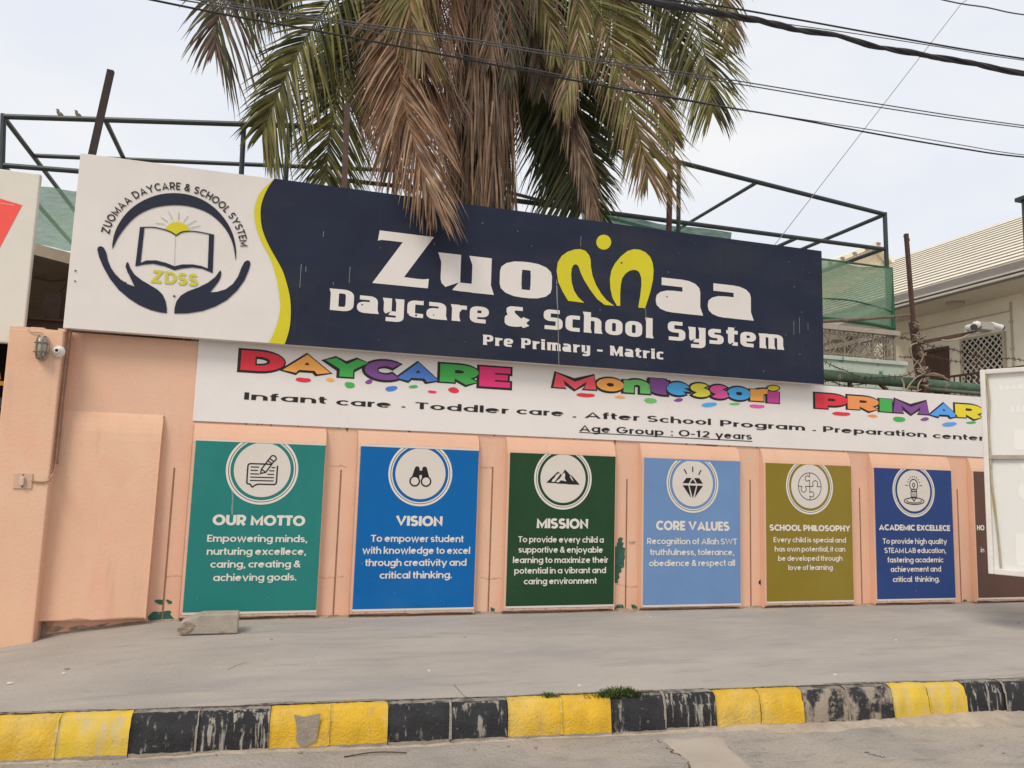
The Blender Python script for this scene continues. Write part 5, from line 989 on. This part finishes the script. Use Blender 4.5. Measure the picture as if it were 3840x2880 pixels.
# mint balcony with ornate iron rail
bc_=thing('balcony',(7,1.5,0),'mint green balcony parapet with a scrolled iron railing beside the name board','balcony')
YBc=1.5; z0=(at(3087,1396,YBc).z+at(3390,1413,YBc).z)/2; z1=(at(3087,1333,YBc).z+at(3394,1356,YBc).z)/2; zR=(at(3087,1214,YBc).z+at(3376,1238,YBc).z)/2; xR=at(3392,1370,YBc).x; xL=5.2
Mmint=mat('mint_paint',(.50,.57,.48),.8,.1,3,.2,50,[((.03,.20,.12),3.2,.63,.67,(1,1,1),.9),((.22,.24,.20),9,.60,.68,None,.8),((.45,.44,.38),2,.55,.8,(1,1,.4),.5)])
m=MB(); m.box(xL,xR,YBc,YBc+.14,z0-1.6,z1-.06); m.build('parapet',Mmint,bc_); m=MB(); m.box(xL,xR+.04,YBc-.03,YBc+.17,z1-.06,z1); m.build('coping',Mmint,bc_,bevel=.006)
m=MB(); m.box(xR-.14,xR,YBc+.14,YBc+2.2,z0-1.6,z1-.06); m.build('parapet_return',Mmint,bc_)
Mir=mat('weathered_iron',(.24,.20,.155),.7,.2,20,.1,80); xE=at(3368,1300,YBc).x
m=MB(); m.box(xL,xE+.08,YBc+.03,YBc+.13,zR-.07,zR); m.box(xE-.06,xE+.06,YBc+.13,YBc+2.2,zR-.07,zR-.002); m.build('hand_rail',mat('rail_cap',(.38,.34,.28),.8,.12,12),bc_)
m=MB(); m.bar(V((xL,YBc+.08,z1+.05)),V((xE,YBc+.08,z1+.05)),.02,.02); m.bar(V((xL,YBc+.08,zR-.13)),V((xE,YBc+.08,zR-.13)),.015,.015); m.build('bottom_rail',Mir,bc_)
hR=zR-.07-z1
def scroll(x,y0,wd,alongy=False):
    m=MB(); f=(lambda u,v:V((x+u,y0,z1+v))) if not alongy else (lambda u,v:V((x,y0+u,z1+v)))
    def curl(cx_,cz_,r,a0_,turns,s): return [f(cx_+s*r*(1-.75*k/14)*math.cos(R(a0_+turns*k/14)),cz_+r*(1-.75*k/14)*math.sin(R(a0_+turns*k/14))) for k in range(15)]
    m.bar(f(0,0),f(0,hR),.018,.018)
    for s in (-1,1):
        m.tube([f(0,.03),f(s*wd*.2,hR*.16),f(s*wd*.42,hR*.34)]+curl(wd*.28*s,hR*.42,wd*.2,-30,330,s),.009,5)
        m.tube([f(0,hR*.55),f(s*wd*.16,hR*.66),f(s*wd*.40,hR*.80)]+curl(wd*.28*s,hR*.86,wd*.15,-30,300,s),.009,5)
        m.tube([f(s*wd*.42,0),f(s*wd*.46,hR*.1)]+curl(wd*.36*s,hR*.12,wd*.1,0,270,s),.008,5)
    return m.build('scroll',Mir,bc_)
sw_=.26; s0=scroll(xE-sw_*.5,YBc+.08,sw_); k=1
while xE-sw_*(k+.5)>xL: 
    c=s0.copy(); C.objects.link(c); c.location=s0.location+V((-sw_*k,0,0)); WL[c.name]=WL[s0.name]+V((-sw_*k,0,0)); k+=1
s1=scroll(xE,YBc+.3,sw_,True); 
for k in range(1,7):
    c=s1.copy(); C.objects.link(c); c.location=s1.location+V((0,sw_*k,0)); WL[c.name]=WL[s1.name]+V((0,sw_*k,0))
m=MB(); m.bar(V((xE,YBc+.08,z1)),V((xE,YBc+.08,zR-.05)),.035,.035); q=at(3330,1290,YBc+.5); m.bar(V((q.x,YBc+.5,z1-.3)),V((q.x,YBc+.5,zR-.05)),.07,.07); m.build('newel_post',Mir,bc_)
# white neighbour wall with green pipe, brackets and barbed wire
YNW=.75
nw=thing('neighbour_wall',(9,YNW,0),'dusty white wall strip running behind the banner on the right','wall')
a,b=at(3087,1448,YNW),at(3680,1480,YNW); m=MB(); m.box(5.5,13.2,YNW,YNW+.2,0,(a.z+b.z)/2); m.build('wall_body',mat('dusty_white_wall',(.56,.52,.47),.85,.08,2,.2,40,[((.40,.35,.29),3,.55,.75,(1,1,.3),.6)]),nw)
A=at(3050,1402,.60); B=at(3380,1432,.60); Cc=at(3700,1462,.60); m=MB(); m.tube(cat3([A-(B-A)*2,A,B,Cc,Cc+(Cc-B)],6),.075,12); m.build('drain_pipe',mat('dull_green_pipe',(.075,.13,.085),.7,.25,6,.2,60,[((.25,.23,.18),8,.58,.68),((.05,.06,.05),4,.55,.7)]),smooth=True,label='fat dull green pipe running along the top of the white wall',cat='pipe')
m=MB(); A=at(3400,1452,.56); B=at(3700,1478,.56); m.tube([A,B,B+(B-A)],.03,8); m.build('drain_pipe',mat('thin_green_pipe',(.12,.15,.11),.7,.2,9),smooth=True,label='thin green grey pipe under the fat green pipe, right of the rusty pole',cat='pipe')
m=MB(); A=at(3070,1206,.55); B=at(3412,1181,.5); m.tube([A-(B-A)*.3,A,(A+B)/2+V((0,0,-.012)),B],[.026,.025,.022,.018],8); m.build('bamboo_pole',mat('weathered_bamboo',(.16,.12,.09),.8,.3,9,.3,60,[((.38,.34,.28),7,.58,.66)]),label='weathered stick lying across the iron rail below the green net',cat='stick')
rp=thing('rusty_pole',at(3462,1480,.5),'tall leaning rusty pole wrapped in tangled wires, right of the green net','pole')
p0,p1,p2,p3=at(3398,877,.5),at(3425,1215,.5),at(3440,1300,.5),at(3468,1510,.5)
m=MB(); m.bar(p0,p1,.045,.045); m.build('upper_rod',Mrustm,rp); m=MB(); m.bar(p1+V((0,0,.03)),p3+(p3-p1)*1.4,.085,.085); m.bar(p2,p3,.11,.10); m.build('lower_post',Mrustm,rp)
m=MB(); q=at(3398,895,.5); m.tube([q+V((-.05,0,.03)),q+V((-.03,-.02,0)),q+V((.03,-.02,0)),q+V((.06,0,-.02))],.006,5); m.build('wire_tie',Mrustm,rp)
m=MB(); rr=random.Random(9); Mtw=mat('tangled_wire',(.30,.245,.18),.7,.25,20)
for px,py,n,s in ((3428,1220,3,.05),(3440,1272,10,.095),(3452,1392,7,.09),(3458,1425,4,.07),(3463,1450,4,.06),(3445,1330,2,.05)):
    c=at(px,py,.44)
    for k in range(n):
        t1,t2=rr.uniform(0,6.3),rr.uniform(-.5,.5); r1=s*rr.uniform(.5,1); pts=[c+V((r1*math.cos(t1+a)*1.1,-.03+.07*math.sin(t1+a*1.7),r1*.45*math.sin(a+t1)+t2*r1*math.cos(a)+rr.gauss(0,.012))) for a in [i*.7 for i in range(rr.randint(6,10))]]
        m.tube(cat3(pts,3),rr.uniform(.004,.008),5)
for L in ([(3440,1285),(3412,1300),(3420,1340),(3450,1368),(3455,1400)],[(3450,1300),(3462,1330),(3452,1360)],[(3445,1350),(3425,1380),(3440,1410),(3470,1405)],[(3468,1400),(3430,1420),(3400,1460),(3390,1480)],[(3470,1405),(3520,1410),(3560,1425)],[(3468,1410),(3500,1400),(3540,1412)],[(3455,1460),(3430,1470),(3400,1478)],[(3380,1420),(3390,1445),(3384,1480)],[(3440,1470),(3445,1440),(3460,1420)]):
    m.tube(cat3([at(x,y,.40+rr.uniform(-.05,.03)) for x,y in L],5),rr.uniform(.006,.011),6)
m.build('wire_tangle',Mtw,rp)
m=MB(); A=at(3462,1283,.48); B=at(3655,1247,.40); m.bar(A,B,.07,.05); m.build('camera_arm',Mrustm,rp)
m=MB(); m.tube(cat3([at(3530,1275,.40),at(3555,1278,.38),at(3600,1270,.38),at(3640,1253,.36),at(3690,1248,.36),at(3712,1243,.36)],5),.014,6); m.build('camera_cable',mat('grey_flex_cable',(.33,.29,.23),.6,.15,20),rp)
Mcw=mat('camera_white_plastic',(.66,.64,.60),.35,.04,12,spec=.5)
jb=thing('junction_box',at(3700,1240,.38),'grey junction box at the end of the rusty arm, between two cameras','box'); a,b=at(3672,1207,.34),at(3716,1242,.34)
m=MB(); m.box(a.x,b.x,.30,.46,b.z,a.z); m.build('case',mat('box_grey',(.33,.31,.28),.6,.06,10),jb,bevel=.008); m=MB(); m.box(a.x-.006,b.x+.006,.292,.299,b.z+.01,a.z-.01); m.build('lid',mat('box_lid',(.37,.35,.31),.6,.06,10),jb)
c1=thing('security_camera',at(3655,1245,.3),'white bullet camera with a dark square face, left of the junction box','security camera')
def bullet(par,c,dirv,L,r,face):
    d=V(dirv).normalized(); m=MB(); m.lathe(c-d*L*.5,d,[(r*.6,0),(r*.95,.01),(r,.04),(r*1.0,L*.8),(r*1.12,L*.82),(r*1.12,L)],20); m.build('housing',Mcw,par,smooth=False)
    m=MB(); m.lathe(c+d*L*.48,d,[(r*.98,0),(r*.98,.025)],20); m.build('lens_face',mat('camera_face',(.02,.02,.024),.1,.1,9,spec=.6),par)
    m=MB(); m.lathe(c-d*L*.35,(0,.3,-1),[(r*.5,0),(r*.45,r*1.1),(r*.8,r*1.15),(r*.8,r*1.35)],14); m.build('bracket',Mcw,par)
c=at(3652,1226,.30); bullet(c1,c+V((.0,.06,0)),(-.25,-1,-.12),.14,.046,0)
m=MB(); q=at(3666,1217,.33); m.lathe(q,(0,-1,0),[(.052,-.05),(.052,.0),(.038,.03),(.012,.04)],18); m.build('ball_mount',Mcw,c1,smooth=True)
c2=thing('security_camera',at(3735,1230,.35),'white bullet camera pointing up to the right of the junction box','security camera')
c=at(3735,1222,.36); bullet(c2,c,(.95,-.25,-.28),.17,.038,0)
bw=thing('barbed_wire_fence',(8.5,.45,2.9),'rusty barbed wire strung on brown brackets above the banner at the right','barbed wire')
def bwire(L,Y,seed,nb=9):
    rr=random.Random(seed); m=MB(); c=cat3([at(x,y,Y)+V((0,0,rr.uniform(-.015,.015))) for x,y in L],8); m.tube(c,.006,5)
    for k in range(2,len(c)-1,3):
        for s in range(2): d=V((rr.uniform(-.3,.3),rr.uniform(-1,1),rr.uniform(-1,1))).normalized()*.035; m.tube([c[k]-d,c[k]+d],.004,4)
    m.build('barbed_wire',Mrustm,bw)
bwire([(3090,1352),(3130,1378),(3170,1392),(3230,1412),(3290,1416),(3350,1412),(3400,1408),(3436,1385)],.50,1); bwire([(3090,1435),(3120,1433),(3160,1441),(3230,1438),(3290,1434),(3380,1448)],.6,2)
bwire([(3375,1263),(3400,1270),(3432,1274)],.46,3); bwire([(3370,1336),(3410,1336),(3445,1330)],.46,4); bwire([(3455,1285),(3500,1302),(3570,1312),(3610,1325),(3680,1340)],.46,5); bwire([(3455,1335),(3500,1340),(3560,1352),(3610,1356),(3690,1365)],.46,6); bwire([(3690,1340),(3780,1342),(3838,1352),(3900,1360)],.46,7)
def bracket(A,B,Y): m=MB(); m.bar(at(*A,Y),at(*B,Y),.05,.035); m.build('bracket',Mrustm,bw)
bracket((3187,1420),(3187,1460),.6); bracket((3290,1432),(3325,1462),.6); bracket((3490,1448),(3518,1476),.6); bracket((3520,1450),(3525,1490),.6); bracket((3530,1450),(3556,1485),.6); bracket((3476,1455),(3478,1474),.6)
# ---------------------------------------------------------------- white sign board seen from behind, right edge
hd_=V((math.sin(R(-26.9)),math.cos(R(-26.9)),0)); P0=at(3676,1388,-1.5); zb4=at(3694,2151,-1.5).z
sb=thing('sign_board',(P0.x,P0.y,zb4),'white sign board seen from behind in the right foreground, cut by the photo edge','sign')
Wd=1.5; e0=V((P0.x,P0.y,0)); e1=e0-hd_*Wd; nrm=V((hd_.y,-hd_.x,0)); 
if nrm.dot(V((0,CAMY,0))-e0)<0: nrm=-nrm
zt4=P0.z
Mback=flexmat('flex_back',(.89,.89,.86),.015,[((.85,.84,.80),.8,.5,.8,None,.4)])
_t=Mback.node_tree; _n=_t.nodes; _tr=_n.new('ShaderNodeBsdfTranslucent'); _tr.inputs[0].default_value=(.80,.80,.75,1); _mx=_n.new('ShaderNodeMixShader'); _mx.inputs[0].default_value=.2
_t.links.new(_n['Principled BSDF'].outputs[0],_mx.inputs[1]); _t.links.new(_tr.outputs[0],_mx.inputs[2]); _t.links.new(_mx.outputs[0],_n['Material Output'].inputs[0]); Mfr=mat('sign_tape_edge',(.74,.71,.66),.5,.06,6)
m=MB(); q=lambda s,z,o:e0-hd_*s+nrm*o+V((0,0,z))
def pbox(s0,s1,z0,z1,o0,o1,mi=0): m.prism([q(s0,z0,o0),q(s1,z0,o0),q(s1,z1,o0),q(s0,z1,o0)],nrm*(o1-o0),mi)
pbox(0,Wd,zb4,zt4,-.03,-.02); m.build('printed_flex',Mback,sb)
m=MB(); pbox(0,.05,zb4,zt4,-.02,.03); pbox(.05,Wd,zb4,zb4+.06,-.02,.025); pbox(.05,Wd,zt4-.05,zt4,-.02,.025); m.build('folded_edge',Mfr,sb,bevel=.008)
m=MB(); zm=zb4+(zt4-zb4)*.565; pbox(.05,Wd,zm-.022,zm+.022,-.0195,.02); m.build('cross_bar',mat('taupe_bar',(.40,.35,.30),.6,.1,8),sb,bevel=.004)
m=MB(); m.tube(cat3([q(.058,zt4-.06,.005),q(.075,zt4-.35,.004),q(.058,zt4-.6,.004),q(.062,zm,.004),q(.066,zm-.3,.004),q(.10,zm-.8,.004),q(.115,zb4+.07,.004)],5),.011,6); m.build('frame_rod',mat('raw_rod',(.42,.37,.28),.6,.15,9,0,60,[((.36,.30,.12),3,.5,.6)]),sb)
m=MB(); m.tube([q(Wd-.1,zt4+.3,.06),q(Wd-.1,-.2,.06)],.045,12); m.build('post',Mmetal,sb)
m=MB()
def gp(s0,s1,u0,u1): pbox(s0,s1,zb4+(zt4-zb4)*u0,zb4+(zt4-zb4)*u1,-.0195,-.0185)
gp(.28,.42,.60,.70); gp(.25,.6,.05,.20)
m.prism([q(.30,zb4+(zt4-zb4)*.555,-.0195),q(.40,zb4+(zt4-zb4)*.555,-.0195),q(.35,zb4+(zt4-zb4)*.49,-.0195)],nrm*.001)
m.prism([q(.40+.11*math.cos(R(a)),zb4+(zt4-zb4)*.40+.11*math.sin(R(a)),-.0195) for a in range(0,360,20)],nrm*.001)
for k in range(7): gp(.16+.06*k,.20+.06*k,.895,.915)
for k in range(5): gp(.26+.05*k,.295+.05*k,.78,.815)
m.build('show_through_print',flexmat('show_through',(.84,.825,.785),.01),sb)
# ---------------------------------------------------------------- overhead wires
Mw=mat('black_cable',(.03,.03,.034),.6,.15,20); Mw2=mat('grey_cable_thin',(.10,.10,.105),.6,.1,20)
def wire(L,Y0,Y1,r,lab,mt=None,strands=1,tw=.03):
    n=len(L); pts=[at(x,y,Y0+(Y1-Y0)*i/(n-1)) for i,(x,y) in enumerate(L)]
    a=pts[0]+(pts[0]-pts[1])*2.5+V((0,0,.1)); b=pts[-1]+(pts[-1]-pts[-2])*2.5+V((0,0,.1)); c=cat3([a]+pts+[b],10); m=MB(); rr=random.Random(int(L[0][1]*3+r*1e4))
    if strands==1: m.tube(c,r,6)
    else:
        for s in range(strands):
            ph=rr.uniform(0,6.3); f=rr.uniform(.35,.6); am=tw*rr.uniform(.5,1); m.tube([p+V((0,am*math.cos(ph+i*f),am*math.sin(ph+i*f))) for i,p in enumerate(c)],r*rr.uniform(.8,1.2),6)
    m.build('overhead_wire',mt or Mw,label=lab,cat='wire',group='overhead wires')
wire([(2395,0),(2700,50),(2917,94),(3134,137),(3351,187),(3568,223),(3840,276)],-2,-2,.014,'thick twisted black cable bundle, heaviest of the overhead wires',None,6,.024)
wire([(2520,0),(2700,23),(3000,75),(3350,138),(3840,220)],-1.8,-1.8,.009,'single black wire running just above the thick cable bundle')
wire([(2600,30),(2895,82),(3200,125),(3500,172),(3840,226)],-1.5,-1.5,.005,'thin grey wire between the thick bundle and the wire above it',Mw2)
wire([(742,0),(1200,66),(1700,137),(2200,218),(2700,293),(3270,386),(3840,471)],-1.0,-1.0,.0065,'upper wire of the close pair crossing the palm below the thick bundle',Mw2)
wire([(700,3),(1200,76),(1700,147),(2200,228),(2700,304),(3270,398),(3840,479)],-1.0,-1.0,.0065,'lower wire of the close pair crossing the palm below the thick bundle',Mw2)
wire([(640,14),(1200,118),(1700,213),(2250,320),(2700,398),(2940,438),(3300,505),(3600,556),(3840,589)],-.9,-.9,.0095,'lowest black wire, crossing in front of the palm and the sky at right')
wire([(829,0),(1300,95),(1700,198),(2250,310),(2700,396),(2945,437),(3300,492),(3600,543),(3840,581)],-.92,-.92,.005,'thin grey wire twisted close along the lowest black wire',Mw2)
wire([(3538,0),(3700,28),(3840,55)],-2.2,-2.2,.007,'pale grey wire cutting the top right corner of the photo',Mw2)
A,B,D=at(3640,-10,1.2),at(3606,13,1.2),at(2850,990,1.6); m=MB(); m.tube([A+V((.5,0,.1)),A,B,(B+D)/2+V((0,0,.0)),D],.006,5); m.build('guy_wire',mat('guy_wire_grey',(.24,.24,.25),.5,.1,20),label='thin straight guy wire slanting down from the top right to the board',cat='wire')
# lamp post sliver at the right edge
lpst=thing('street_pole',at(3850,1000,1.0),'dark pole just entering the photo at the right edge above the roof','pole'); q=at(3846,740,1.0)
m=MB(); m.tube([V((q.x,1,-.3)),V((q.x,1,q.z))],.06,12); m.build('pole_shaft',Mmetal,lpst); m=MB(); m.box(q.x-.11,q.x+.3,.9,1.1,q.z-.06,q.z+.0); m.build('cap',Mmetal,lpst)
